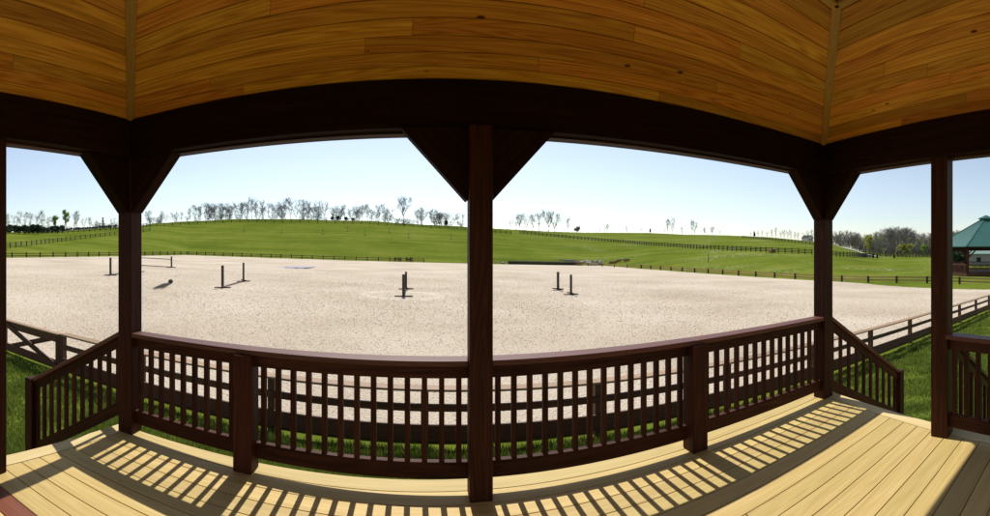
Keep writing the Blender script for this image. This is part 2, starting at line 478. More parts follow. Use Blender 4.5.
def ground(x, y):
    x = np.asarray(x, float); y = np.asarray(y, float)
    r = np.hypot(x, y); th = np.arctan2(x, y)
    px = U0 + F * th
    yc = np.interp(px, _tx, _ty); rc = np.interp(px, _tx, _tr)
    yc = np.where(np.abs(th) > 1.75, H0 + 3.26 / 200 * F, yc)
    zc = EYE + (H0 - yc) / F * rc
    ra = arena_exit(th)
    za = plane(ra * np.sin(th))
    s = (r - ra) / np.maximum(rc - ra, 1)
    zh = za + (zc - za) * np.where(s < 1, np.clip(s, 0, 1), 1.0)
    zh = np.where(s > 1, zc - .055 * np.minimum(r - rc, 90), zh)
    z = np.where(s > 0, zh, plane(x))
    und = (.22 * np.sin(x * .045 + 1.3) * np.cos(y * .038) + .12 * np.sin(x * .11 + y * .07)) * np.clip(s * 4, 0, 1) * np.clip((1.0 - s) * 6, 0, 1)
    z = z + und
    # the low mound the pavilion stands on
    dx = np.maximum(np.abs(x - .3) - 3.2, 0); dy = np.maximum(np.abs(y) - 3.0, 0)
    d = np.hypot(dx, dy)
    t = np.clip(1 - d / 3.6, 0, 1); t = t * t * (3 - 2 * t)
    d2 = np.hypot(x - 67.5, y - 18.2)
    t2 = np.clip((24 - d2) / 14, 0, 1); t2 = t2 * t2 * (3 - 2 * t2)
    return z + .42 * t + .62 * t2 - .04

def gz(x, y): return float(ground(x, y))

def px2ground(px, py, rmin=3.0, rmax=460):
    """where on the terrain something stands"""
    th = (px - U0) / F; t = (H0 - py) / F
    r = np.arange(rmin, rmax, .25)
    g = ground(r * np.sin(th), r * np.cos(th))
    hit = np.nonzero(g >= EYE + t * r)[0]
    rr = r[hit[0]] if len(hit) else float(np.interp(px, _tx, _tr))
    return rr * math.sin(th), rr * math.cos(th)

def at(px, r):
    th = (px - U0) / F
    return r * math.sin(th), r * math.cos(th)

def crest_r(px): return float(np.interp(px, _tx, _tr))

def build_ground():
    rings = np.concatenate([np.arange(0.5, 12, .5), np.arange(12, 40, 2), np.arange(40, 130, 3), np.arange(130, 420, 6), np.geomspace(420, 2600, 14)])
    th = np.concatenate([np.linspace(-1.2, 1.5, 541), np.linspace(1.5, 2 * math.pi - 1.2, 120)[1:-1]])
    R, T = np.meshgrid(rings, th, indexing='ij')
    X, Y = R * np.sin(T), R * np.cos(T)
    Z = ground(X, Y)
    n = len(th)
    v = np.stack([X, Y, Z], -1).reshape(-1, 3)
    v = np.vstack([v, [[0, 0, gz(0, 0)]]])
    f = []
    for i in range(len(rings) - 1):
        for j in range(n):
            k = (j + 1) % n
            f.append((i * n + j, (i + 1) * n + j, (i + 1) * n + k, i * n + k))
    c = len(v) - 1
    for j in range(n): f.append((c, j, (j + 1) % n))
    me = bpy.data.meshes.new('meadow'); me.from_pydata(v.tolist(), [], f); me.update()
    me.polygons.foreach_set('use_smooth', [True] * len(me.polygons))
    bm = bmesh.new(); bm.from_mesh(me); bmesh.ops.recalc_face_normals(bm, faces=bm.faces)
    if bm.faces[0].normal.z < 0: bmesh.ops.reverse_faces(bm, faces=bm.faces)
    bm.to_mesh(me); bm.free()
    o = obj('meadow', me, M_grass)
    o['kind'] = 'structure'; o['label'] = 'green meadow rising to a low hill'
build_ground()

def build_sand():
    xs = np.linspace(AX0, AX1, 120); ys = np.concatenate([np.linspace(AY0 + .02, 30, 46), np.linspace(30, AY1, 50)[1:]])
    X, Y = np.meshgrid(xs, ys, indexing='ij')
    Z = plane(X) + .004
    # slightly ragged border
    v = np.stack([X, Y, Z], -1).reshape(-1, 3)
    ny = len(ys)
    f = [(i * ny + j, (i + 1) * ny + j, (i + 1) * ny + j + 1, i * ny + j + 1) for i in range(len(xs) - 1) for j in range(ny - 1)]
    me = bpy.data.meshes.new('riding_arena_sand'); me.from_pydata(v.tolist(), [], f); me.update()
    o = obj('riding_arena_sand', me, M_sand)
    o['kind'] = 'structure'; o['label'] = 'pale sand footing of the riding arena'
build_sand()

def sand_clods():
    N = 170000
    th = rng.uniform(-1.05, 1.36, N); r = 7.2 * (60 / 7.2) ** rng.uniform(0, 1, N)
    x, y = r * np.sin(th), r * np.cos(th)
    pn = np.sin(x * .8 + np.sin(y * .6) * 1.5) * np.sin(y * .9 + np.sin(x * .5) * 1.2)
    ok = (y > AY0 + .15) & (x < AX1 - .3) & (rng.uniform(-1.6, 1, N) < pn + .6)
    x, y, r = x[ok], y[ok], r[ok]; n = len(x)
    w = rng.uniform(.013, .034, n) * np.clip(r / 11, .8, 2.2); h = w * rng.uniform(.5, 1.0, n)
    a = rng.uniform(0, 6.28, n); z = plane(x)
    v = np.zeros((n, 5, 3), np.float32)
    for k in range(4):
        ww = w * rng.uniform(.7, 1.3, n)
        v[:, k] = np.stack([x + np.cos(a + k * 1.571) * ww, y + np.sin(a + k * 1.571) * ww, z - .004], -1)
    v[:, 4] = np.stack([x + rng.uniform(-.3, .3, n) * w, y + rng.uniform(-.3, .3, n) * w, z + h], -1)
    base = (np.arange(n) * 5)[:, None, None]
    f = (base + np.array([[0, 1, 4], [1, 2, 4], [2, 3, 4], [3, 0, 4]])[None]).reshape(-1)
    me = bpy.data.meshes.new('sand_clods')
    me.vertices.add(5 * n); me.vertices.foreach_set('co', v.ravel())
    me.loops.add(len(f)); me.loops.foreach_set('vertex_index', f.astype(np.int32))
    me.polygons.add(len(f) // 3); me.polygons.foreach_set('loop_start', np.arange(0, len(f), 3, dtype=np.int32))
    me.update(calc_edges=True)
    o = obj('sand_clods', me, M_sand)
    o['kind'] = 'stuff'; o['label'] = 'small clods of churned sand over the arena footing'
sand_clods()

# ------------------------------------------------------------------ the pavilion
Z0 = DECK
RZ, BT, BB = Z0 + .88, Z0 + 2.715, Z0 + 2.385        # rail top, beam top, beam underside
CL, CR = Vector((-2.415, 2.945)), Vector((3.76, 2.81))
def front(x):
    return Vector((x, 2.945 + (2.835 - 2.945) * (x + 2.415) / 2.773 if x < .358 else 2.835 - .025 * (x - .358) / 3.402))
NA, MID, NB = front(-1.27), front(.358), front(2.04)
R1, L1 = Vector((3.48, 1.33)), Vector((-2.63, 1.66))
wr = (R1 - CR) / abs(R1.y - CR.y); wl = (L1 - CL) / abs(L1.y - CL.y)
BACKY = -2.6
BR = CR + wr * (CR.y - BACKY); BL = CL + wl * (CL.y - BACKY)
POLY = [CL, CR, BR, BL]                             # clockwise seen from above

def inset(poly, d):
    n = len(poly); out = []
    lines = []
    for i in range(n):
        a, b = poly[i], poly[(i + 1) % n]
        t = (b - a).normalized(); nrm = Vector((t.y, -t.x))      # points inwards for a clockwise polygon
        lines.append((a + nrm * d, t))
    for i in range(n):
        (p, t), (q, s) = lines[i - 1], lines[i]
        den = t.x * s.y - t.y * s.x
        k = ((q.x - p.x) * s.y - (q.y - p.y) * s.x) / den
        out.append(p + t * k)
    return out

def v3(p, z): return Vector((p.x, p.y, z))

PAV = thing('pavilion', 'dark stained timber pavilion with pine ceiling and sunlit deck, seen from inside', 'pavilion', (0.3, 0.1, gz(.3, .1)))

def post(p, name='post', w=.15, z1=BT - .02, z0=None, m=M_stain, lean=0):
    mb = MB()
    mb.bar(v3(p, Z0 + .001 if z0 is None else z0), v3(p, z1), w, w, up=(0, 1, 0))
    return obj(name, mb, m, PAV, bevel=.006)
for p in (CL, CR, R1, L1): post(p)
post(MID + Vector((0, -.065)), z1=BB + .011)
midb = (BL + BR) / 2
for p in (BL, BR, midb, CR + wr * 3.6, CL + wl * 3.6): post(p)

# beams: two plies, the outer one a finger lower with a reddish underside
IN, OUT = .10, .11
pin, pout, pmid = inset(POLY, IN), inset(POLY, -OUT), inset(POLY, .0)
for i in range(4):
    j = (i + 1) % 4
    mb = MB()
    mid_i, mid_j = inset(POLY, .004)[i], inset(POLY, .004)[j]
    mb.prism([v3(pin[i], BB + .012), v3(pin[j], BB + .012), v3(mid_j, BB + .012), v3(mid_i, BB + .012)], (0, 0, BT - BB - .012), udir=v3(pin[j] - pin[i], 0))
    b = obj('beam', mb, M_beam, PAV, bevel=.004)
    mb = MB()
    mb.prism([v3(pmid[i], BB), v3(pmid[j], BB), v3(pout[j], BB), v3(pout[i], BB)], (0, 0, BT - BB + .03), udir=v3(pin[j] - pin[i], 0))
    obj('outer_ply', mb, M_stain, b, bevel=.004)

# gussets at the posts
def gusset(p, d, zdrop=.44, run=.43, th=.13):
    d = Vector((d.x, d.y, 0)).normalized()
    s = d.cross(Vector((0, 0, 1)))
    a = v3(p, 0) + d * .077
    z1 = BB + .01
    e = .03
    pts = [a + Vector((0, 0, z1 - zdrop)), a + Vector((0, 0, z1 - zdrop - e)), a + d * e * .4 + Vector((0, 0, z1 - zdrop - e)),
           a + d * run + Vector((0, 0, z1 - .004)), a + d * (run) + Vector((0, 0, z1)), a + Vector((0, 0, z1))]
    pts = [q - s * th / 2 for q in pts]
    mb = MB(); mb.prism(pts, s * th, udir=d * run + Vector((0, 0, zdrop)))
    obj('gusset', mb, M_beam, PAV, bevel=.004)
fx = CR - CL
for p, d in ((MID, fx), (MID, -fx), (CL, fx), (CL, wl), (CR, -fx), (CR, wr), (BL, fx), (BL, -wl), (BR, -fx), (BR, -wr)):
    gusset(p, d)

# ceiling: tongue and groove pine boards on four slopes and a flat middle
TI, TZ = 1.25, EYE + 1.49
e0 = inset(POLY, IN - .02); e1 = inset(POLY, IN + TI)
def boards(A, B, C, D, up, bw=.128, t=.018, first=None):
    """A-B the eave, D-C above it; boards run along A-B"""
    mb = MB()
    A, B, C, D = map(Vector, (A, B, C, D))
    ab = (B - A).normalized()
    w = (D - A) - ab * (D - A).dot(ab)
    W = w.length; n = int(math.ceil(W / bw))
    for k in range(n):
        f0, f1 = k * bw / W, min(1, ((k + 1) * bw - .006) / W)
        l0, l1 = A.lerp(D, f0), A.lerp(D, f1); r0, r1 = B.lerp(C, f0), B.lerp(C, f1)
        cuts = [0]
        LL = (r0 - l0).length
        x = random.uniform(.6, 3.2)
        while x < LL - .4:
            cuts.append(x / LL); x += random.uniform(1.8, 3.8)
        cuts.append(1)
        for a, b in zip(cuts, cuts[1:]):
            g = .0012 / LL
            q = [l0.lerp(r0, a + g), l0.lerp(r0, b - g), l1.lerp(r1, b - g), l1.lerp(r1, a + g)]
            mb.prism(q, Vector(up) * t, udir=ab)
    return mb
for i in range(4):
    j = (i + 1) % 4
    A, B, C, D = v3(e0[i], BT), v3(e0[j], BT), v3(e1[j], TZ), v3(e1[i], TZ)
    nrm = (B - A).cross(D - A).normalized()
    if nrm.z < 0: nrm = -nrm
    obj('ceiling_slope', boards(A, B, C, D, nrm), M_ceil, PAV)
obj('flat_ceiling', boards(v3(e1[0], TZ + .004), v3(e1[1], TZ + .004), v3(e1[2], TZ + .004), v3(e1[3], TZ + .004), Vector((0, 0, 1))), M_ceil, PAV)
for i in range(4):
    mb = MB(); a, b = v3(e0[i], BT - .006), v3(e1[i], TZ - .008)
    d = (b - a).normalized()
    mb.bar(a, b + d * .02, .062, .02)
    obj('hip_trim', mb, M_trim, PAV, bevel=.003)
    j = (i + 1) % 4
    mb = MB(); mb.bar(v3(e1[i], TZ - .012), v3(e1[j], TZ - .012), .055, .018); obj('ceiling_trim', mb, M_trim, PAV, bevel=.003)

# roof shell over it
ro0, ro1 = inset(POLY, -.20), inset(POLY, 2.35)
mb = MB()
for i in range(4):
    j = (i + 1) % 4
    A, B, C, D = v3(ro0[i], BT + .045), v3(ro0[j], BT + .045), v3(ro1[j], BT + 1.25), v3(ro1[i], BT + 1.25)
    mb.prism([A, B, C, D], (0, 0, .05), udir=B - A)
mb.prism([v3(p, BT + 1.27) for p in ro1], (0, 0, .05))
obj('roof', mb, M_shingle, PAV)

# deck: pine planks along the front, an edge plank down each side, fascia below
dk = inset(POLY, -.17)
mb, red, edge = MB(), MB(), MB()
def xl(y): return dk[3].x + (dk[0].x - dk[3].x) * (y - dk[3].y) / (dk[0].y - dk[3].y)
def xr(y): return dk[2].x + (dk[1].x - dk[2].x) * (y - dk[2].y) / (dk[1].y - dk[2].y)
yf = 2.99; bw = .155; k = 0
y = yf
while y > BACKY - .15:
    y1 = y - bw + .006
    m_ = mb
    a, b = xl(y) + .148, xr(y) - .148
    a1, b1 = xl(y1) + .148, xr(y1) - .148
    segs = [(0, 1)]
    if k % 3 and random.random() < .6:
        c = random.uniform(.5, .72); segs = [(0, c - .0008), (c + .0008, 1)]
    isred = abs((y + y1) / 2 - 1.52) < .071
    for s0, s1 in segs:
        q = [(a + (b - a) * s0, y), (a + (b - a) * s1, y), (a1 + (b1 - a1) * s1, y1), (a1 + (b1 - a1) * s0, y1)]
        if isred and s0 == 0:
            qq = [q[0], (a + 1.35, y), (a1 + 1.35, y1), q[3]]
            red.prism([Vector((x, yy, Z0 - .028)) for x, yy in qq], (0, 0, .028), udir=(1, 0, 0))
            q = [(a + 1.353, y), q[1], q[2], (a1 + 1.353, y1)]
        mb.prism([Vector((x, yy, Z0 - .028)) for x, yy in q], (0, 0, .028), udir=(1, 0, 0))
    y -= bw; k += 1
D = obj('deck', mb, M_deck, PAV, bevel=.003)
obj('red_plank', red, M_red, D, bevel=.003, label='red stained deck plank at the left edge')
for f, s in ((xl, 1), (xr, -1)):
    edge = MB(); edge.prism([Vector((f(yf), yf, Z0 - .026)), Vector((f(yf) + s * .142, yf, Z0 - .026)), Vector((f(BACKY - .15) + s * .142, BACKY - .15, Z0 - .026)), Vector((f(BACKY - .15), BACKY - .15, Z0 - .026))], (0, 0, .028), udir=(0, 1, 0))
    obj('edge_plank', edge, M_edge, D, bevel=.004)
mb = MB()
c4 = [Vector((xl(yf) + .02, yf - .02)), Vector((xr(yf) - .02, yf - .02)), Vector((xr(BACKY - .15) - .02, BACKY - .13)), Vector((xl(BACKY - .15) + .02, BACKY - .13))]
for i in range(4):
    a, b = c4[i], c4[(i + 1) % 4]
    mb.bar(v3(a, Z0 - .03 - .125), v3(b, Z0 - .03 - .125), .035, .25)
obj('deck_fascia', mb, M_fence, PAV, bevel=.003)
mb = MB()
mb.prism([v3(p, Z0 - .05) for p in inset([c4[0], c4[1], c4[2], c4[3]], .03)], (0, 0, .012))
obj('under_deck_shade', mb, M_black, PAV)  # flat black sheet, its colour stands for the shade under the planks
mb = MB()
for i in range(4):
    a, b = inset(c4, .12)[i], inset(c4, .12)[(i + 1) % 4]
    n = 4
    for kk in range(n):
        p = a.lerp(b, kk / n); mb = MB(); mb.bar(v3(p, gz(p.x, p.y) - .2), v3(p, Z0 - .06), .14, .14, up=(0, 1, 0))
        obj('deck_pier', mb, M_fence, PAV)

# railings
def railing(a, b, inset0=.075, inset1=.075, spacing=.112, cap=True, za=RZ, zb=RZ, lo_a=None, lo_b=None, vertical_gap=None, capw=.14, phase=.5, c0=None, c1=None):
    """a, b: plan ends (post centres). rail tops za, zb; bottom rail centre lo_a, lo_b"""
    d = (b - a); L = d.length; t = d / L
    A, B = a + t * inset0, b - t * inset1
    lo_a = Z0 + .14 if lo_a is None else lo_a; lo_b = Z0 + .14 if lo_b is None else lo_b
    slope = (zb - za)
    mb = MB()
    up = Vector((0, 0, 1))
    if cap: mb.bar(v3(A if c0 is None else a + t * c0, za - .018), v3(B if c1 is None else b - t * c1, zb - .018), capw, .036, mi=0)
    hd = .036 if cap else 0
    mb.bar(v3(A, za - hd - .047), v3(B, zb - hd - .047), .04, .09, mi=1)
    o = obj('railing', mb, [M_cap, M_stain], PAV, bevel=.004)
    mb = MB(); mb.bar(v3(A, lo_a), v3(B, lo_b), .042, .10)
    mb.bar(v3(A, lo_a + .058), v3(B, lo_b + .056), .046, .011)
    obj('bottom_rail', mb, M_stain, o, bevel=.003)
    Lr = (B - A).length
    n = max(2, int(round(Lr / spacing)))
    for k in range(n):
        f = (k + phase) / n
        p = A.lerp(B, f)
        z0 = lo_a + (lo_b - lo_a) * f + .062; z1 = za + (zb - za) * f - hd - .085
        mb = MB(); mb.bar(v3(p, z0 - .03), v3(p, z1 + .03), .036, .036, up=v3(t, 0))
        obj('baluster', mb, M_stain, o, bevel=.002)
    return o
off = Vector((0, -.0))
railing(CL, NA, c1=0); railing(NA, MID, c0=.0005); railing(MID, NB, c1=0); railing(NB, CR, c0=.0005)
for p in (NA, NB):
    q = p + Vector((0, -.03))
    mb = MB(); mb.bar(v3(q, Z0 + .001), v3(q, RZ - .037), .145, .145, up=(0, 1, 0))
    obj('newel_post', mb, M_stain, PAV, bevel=.006)
railing(R1, CR + wr * 3.6); railing(CR + wr * 3.6, BR); railing(L1, CL + wl * 3.6); railing(CL + wl * 3.6, BL)

# stairs on both sides, each with two sloping railings
def stairs(c0, c1, sgn, run, drop):
    """c0, c1: plan points of the opening, sgn +1 goes to +X"""
    mb = MB()
    n = int(round(run / .27)); rise = drop / (n + 0.0)
    for k in range(n):
        x = .17 + .14 + .27 * k
        z = Z0 - rise * (k + 1) + .0
        a = Vector((c0.x + sgn * x, c0.y - .09)); b = Vector((c1.x + sgn * x, c1.y + .09))
        mb.bar(v3(a, z - .018), v3(b, z - .018), .265, .034)
    st = obj('stairs', mb, M_edge, PAV, bevel=.003)
    mb = MB()
    for c, s in ((c0, -1), (c1, 1)):
        p = Vector((c.x + sgn * .16, c.y + s * .065))
        mb.bar(v3(p, Z0 - rise - .20), v3(p + Vector((sgn * .27 * n, 0)), Z0 - rise * (n + 1) - .20), .04, .26)
    obj('stringer', mb, M_fence, st)
def newel(p, ztop):
    mb = MB(); mb.bar(v3(p, gz(p.x, p.y) - .15), v3(p, ztop), .125, .125, up=(0, 1, 0))
    obj('newel_post', mb, M_stain, PAV, bevel=.006)
NL = Vector((-3.76, 2.90)); NR = Vector((5.58, 2.81))
stairs(Vector((CL.x, 2.75)), Vector((L1.x, 1.70)), -1, 1.9, 1.15)
stairs(Vector((CR.x, 2.70)), Vector((R1.x, 1.40)), 1, 2.16, 1.15)
railing(CL, NL, .075, .03, .115, True, RZ + .0, Z0 + .19, Z0 + .20, Z0 - .58, capw=.10)
newel(NL, Z0 + .19)
railing(CR, NR, .075, .03, .172, True, RZ - .0, Z0 - .15, Z0 + .12, Z0 - .78, capw=.10)
newel(NR, Z0 - .15)
NR2, NL2 = R1 + Vector((1.88, 0)), L1 + Vector((-1.4, 0))
railing(R1, NR2, .075, .03, .172, True, RZ - .0, Z0 - .13, Z0 + .12, Z0 - .76, capw=.10)
newel(NR2, Z0 - .13)
railing(L1, NL2, .075, .03, .115, True, RZ + .0, Z0 + .19, Z0 + .20, Z0 - .58, capw=.10)
newel(NL2, Z0 + .19)

# ------------------------------------------------------------------ fences
def fence(name, label, pts, mats, hs, ph=1.05, spacing=None, pw=.13, rail=(.04, .14), posts=None, group=None, cap=None, kick=None, railname='rail'):
    """pts: plan polyline; hs: rail heights; posts follow the ground"""
    P = [Vector((x, y, 0)) for x, y in pts]
    c = P[0]
    root = thing(name, label, 'fence', (c.x, c.y, gz(c.x, c.y)), group=group)
    mp, mr = mats
    pos = []
    if spacing:
        seglen = [(b - a).length for a, b in zip(P, P[1:])]; tot = sum(seglen)
        n = max(1, int(round(tot / spacing)))
        n = min(n, 99)
        for k in range(n + 1):
            s = tot * k / n; i = 0
            while i < len(seglen) - 1 and s > seglen[i]: s -= seglen[i]; i += 1
            pos.append(P[i].lerp(P[i + 1], min(1, s / seglen[i])))
    else:
        pos = P
    zz = [gz(p.x, p.y) for p in pos]
    for p, z in zip(pos, zz):
        mb = MB()
        d = (pos[1] - pos[0]).normalized()
        mb.bar((p.x, p.y, z - .25), (p.x, p.y, z + ph), pw, pw, up=d)
        obj('post', mb, mp, root)
    nrm = (pos[1] - pos[0]).normalized().cross(Vector((0, 0, 1)))
    for h in hs:
        mb = MB(); hh = rail[1]
        if isinstance(h, tuple): h, hh = h
        for (a, za), (b, zb) in zip(zip(pos, zz), zip(pos[1:], zz[1:])):
            o = nrm * (pw / 2 + rail[0] / 2 + .002)
            mb.bar((a.x + o.x, a.y + o.y, za + h), (b.x + o.x, b.y + o.y, zb + h), rail[0], hh)
        obj('rail', mb, mr, root)
    if cap:
        mb = MB()
        for (a, za), (b, zb) in zip(zip(pos, zz), zip(pos[1:], zz[1:])):
            mb.bar((a.x, a.y, za + ph + .022), (b.x, b.y, zb + ph + .022), cap, .04)
        obj('cap_rail', mb, M_fcap, root, bevel=.004)
    return root

nx = [-8.1, -5.6, -2.68] + [3.07 * k for k in range(0, 15)] + [46.0, AX1]
fence('board_fence', 'brown board fence with pale cap plank just in front of the deck', [(x, 7.22) for x in nx], (M_fence, M_fence), [(.68, .12), (.26, .28)], ph=.95, cap=.24)
fence('board_fence', 'brown board fence with cap plank to the left of the gate', [(x, 7.22) for x in (-20.1, -17, -13.9, -10.9)], (M_fence, M_fence), [(.68, .12), (.26, .28)], ph=.95, cap=.24)
# the gate
def gate():
    x0, x1, y = -10.78, -8.22, 7.22
    g = thing('wooden_gate', 'low brown wooden gate with crossed braces in the board fence', 'gate', (x0, y, gz(x0, y)))
    zb = gz(x0, y); ze = gz(x1, y)
    def P(f, h, dy=0): return (x0 + (x1 - x0) * f, y + dy, zb + (ze - zb) * f + h)
    mb = MB()
    mb.bar(P(0, .82), P(1, .82), .045, .2); mb.bar(P(0, .16), P(1, .16), .045, .2)
    for f in (.03, .97): mb.bar(P(f, .06), P(f, .92), .16, .05, up=(0, 1, 0))
    obj('gate_frame', mb, M_fence, g, bevel=.004)
    for a, b, dy in ((.86, .12, -.05), (.12, .86, .05)):
        mb = MB(); mb.bar(P(.04, a, dy), P(.96, b, dy), .04, .14); obj('brace', mb, M_fence, g, bevel=.004)
    mb = MB(); mb.bar(P(0, .94), P(1, .94), .16, .035); obj('cap_rail', mb, M_fcap, g, bevel=.004)
gate()

yr = [8.2 + 4.35 * k for k in range(0, 19)] + [91.0]
fence('arena_fence', 'low fence with black posts and orange rails along the right side of the arena', [(AX1 + .3, y) for y in yr], (M_black, M_orail), [(.78, .18), (.38, .18)], ph=.92, pw=.2)
fence('arena_fence', 'low brown fence along the far side of the arena below the hill', [(-69, AY1 + .4), (-.2, AY1 + .4)], (M_black, M_fence), [(.85, .15), (.4, .15)], ph=1.1, spacing=3.0, pw=.2)
fence('arena_fence', 'low brown fence along the left side of the arena', [(AX0 - .3, 20), (AX0 - .3, AY1)], (M_black, M_fence), [(.85, .15), (.4, .15)], ph=1.1, spacing=3.6, pw=.2)
fence('arena_fence', 'short stretch of orange railed fence at the far right arena corner behind rubble', [(41, AY1 + .3), (46, 104), (50.3, 91.2)], (M_black, M_orail), [(.8, .13), (.42, .13)], ph=.95, spacing=4.4, pw=.2)

def hill_fence(name, label, pix, h, spacing, mats=(M_black, M_black), hs=(.35, .7, 1.05), rail=.16, pw=.22):
    pts = [px2ground(*p) for p in pix]
    fence(name, label, pts, mats, [(a * h / 1.25, rail) for a in hs], ph=h, spacing=spacing, pw=pw, rail=(.05, rail))
def dense(pix, n):
    pix = np.array(pix, float); t = np.linspace(0, 1, n); s = np.linspace(0, 1, len(pix))
    return list(zip(np.interp(t, s, pix[:, 0]), np.interp(t, s, pix[:, 1])))
hill_fence('paddock_fence', 'dark post and rail fence crossing the lower slope of the left field', dense([(-14, 251.2), (8, 248.3), (40, 244.5), (77, 239.6), (116, 235), (150, 231)], 18), 1.45, 3.4, hs=(.25, .7, 1.1), rail=.10)
cf = [(x, np.interp(x, _tx, _ty) + 3.6) for x in np.linspace(150, 466, 50)]
hill_fence('paddock_fence', 'long dark fence running along the crest of the hill in front of bare trees', cf, 1.7, 4.6, rail=.15)
hill_fence('paddock_fence', 'dark fence running below the evergreen hedge in the left field', [(x, np.interp(x, _tx, _ty) + 2.6) for x in np.linspace(36, 150, 24)], 2.2, 2.6, rail=.28)
hill_fence('paddock_fence', 'long dark fence descending the right hillside from crest towards the wood', dense([(520, 233.6), (560, 237.5), (600, 241.3), (650, 245.6), (700, 249.2), (740, 251.2), (768, 252.6), (790, 253.5), (812, 254.6)], 30), 1.75, 2.2, rail=.2)
hill_fence('paddock_fence', 'dark fence section beyond the right post ending at the small evergreens', dense([(826, 256), (850, 256.9), (872, 257.4)], 10), 1.6, 2.2, rail=.2)
hill_fence('paddock_fence', 'short dark fence by the crest just right of the middle post', dense([(480, 231.8), (495, 232.8), (511, 234.2)], 8), 1.6, 2.6, rail=.15)
hill_fence('paddock_fence', 'distant dark fence high on the right field below the far house', dense([(742, 237.9), (775, 241), (800, 243.6), (826, 246.3)], 16), 1.7, 3.0, rail=.2)

# ------------------------------------------------------------------ jumps in the arena
def standard_parts(root, h):
    mb = MB(); mb.bar((0, 0, .03), (0, 0, h), .17, .17, up=(0, 1, 0)); obj('upright', mb, M_jump, root, bevel=.004, local=True)
    for a in (.35, .35 + math.pi / 2):
        c, s = math.cos(a), math.sin(a)
        mb = MB(); mb.bar((-c * .62, -s * .62, .05 + (.0 if a < 1 else .09)), (c * .62, s * .62, .05 + (.0 if a < 1 else .09)), .1, .085)
        obj('foot', mb, M_jump, root, bevel=.004, local=True)
    mb = MB(); mb.bar((.0, .10, h * .62), (0, .10, h * .62 + .14), .06, .08, up=(1, 0, 0)); obj('pole_cup', mb, M_black, root, local=True)
def standard(px, py, h, label, rz=0):
    x, y = px2ground(px, py, rmin=9)
    z = float(plane(x)) + .004
    o = thing('jump_standard', label, 'jump standard', (x, y, z), rz, 'jump standards in the arena')
    standard_parts(o, h)
    return Vector((x, y, z))
def pole(a, b, label, h0=.09, h1=.09, r=.05):
    mb = MB(); mb.tube([a + Vector((0, 0, h0)), b + Vector((0, 0, h1))], [r, r], 8)
    tag(obj('jump_pole', mb, M_jump, smooth=False), label, 'jump pole', 'poles of the jumps')
s1 = standard(110.5, 276, 1.78, 'leftmost jump standard, just left of the left corner post', .2)
s1b = standard(139, 272.5, 1.7, 'jump standard half hidden behind the left corner post', .5)
pole(s1, s1b, 'dark pole lying on the sand behind the left corner post')
s2 = standard(171.5, 268, 1.55, 'farthest jump standard holding a raised pole, right of the left corner post', .1)
s2b = standard(140.5, 266, 1.5, 'jump standard behind the left corner post at the end of the raised pole', .1)
pole(s2b, s2, 'raised pole on the far left jump', 1.15, 1.15)
pole(s2b + Vector((0, -.4, 0)), s2 + Vector((.6, -.4, 0)), 'ground pole below the raised pole of the far left jump')
s3 = standard(222.6, 288.8, 1.72, 'nearer standard of the jump with a slanting ground pole, left of the middle', .15)
s3b = standard(243.5, 282.3, 1.72, 'farther standard of the jump with a slanting ground pole, left of the middle', .4)
pole(s3, s3b, 'slanting ground pole between two standards left of the middle')
s4 = standard(403.7, 297.8, 1.55, 'jump standard in front of its twin left of the middle post', -.3)
s4b = standard(406, 290.2, 1.45, 'jump standard hidden half behind its twin left of the middle post', 0)
pole(s4, s4b, 'ground pole between the two overlapping standards', r=.055)
s5 = standard(558, 291, 1.62, 'left standard of the bare jump right of the middle post', .2)
s5b = standard(571, 295.8, 1.60, 'right standard of the bare jump right of the middle post', -.2)

# made-up bundle on the sand, standing in for a stitching smear
def smear():
    a = px2ground(171, 284.2, rmin=9); b = px2ground(155.5, 291, rmin=9)
    a = Vector((a[0], a[1], plane(a[0]) + .0)); b = Vector((b[0], b[1], plane(b[0]) + .0))
    root = thing('smear', 'dark frayed stitching smear built as a bundle lying alone on the sand right of the left corner post', 'smear', a)
    d = (b - a).normalized(); L = (b - a).length; s = d.cross(Vector((0, 0, 1)))
    mb = MB()
    mb.tube([a - d * .12 + Vector((0, 0, .14)), a + d * .05 + Vector((0, 0, .2)), a + d * .3 + Vector((0, 0, .19)), a + d * .5 + Vector((0, 0, .12))], [.08, .19, .18, .11], 10)
    obj('head', mb, M_smear, root, smooth=True)
    mb = MB()
    for k in range(46):
        f = random.uniform(-1, 1); l = L * random.uniform(.6, 1.0)
        p0 = a + d * .42 + s * f * .08 + Vector((0, 0, .13)); p1 = a + d * l + s * f * .38 + Vector((0, 0, random.uniform(.02, .12)))
        mb.tube([p0, p0.lerp(p1, .5) + Vector((0, 0, .05)), p1], [.014, .012, .006], 4)
    obj('tail_strands', mb, M_smear, root)
smear()

# blue tarp, timber edging, stones, stakes
def tarp():
    x, y = px2ground(296, 267.8, rmin=9)
    mb = MB()
    n, mth = 16, 5
    zz = lambda i, j: float(plane(x)) + .05 + .05 * math.sin(i * 1.9 + j) * math.cos(j * 2.1 + i * .6)
    for i in range(n):
        for j in range(mth):
            c = lambda i, j: (x - 2.5 + 5.0 * i / n, y - 2.8 + 5.6 * j / mth, zz(i, j))
            mb.face([c(i, j), c(i + 1, j), c(i + 1, j + 1), c(i, j + 1)])
    o = obj('tarp', mb, M_tarp)
    sol = o.modifiers.new('thick', 'SOLIDIFY'); sol.thickness = .02
    tag(o, 'flat blue violet tarp lying on the far sand', 'tarp')
tarp()

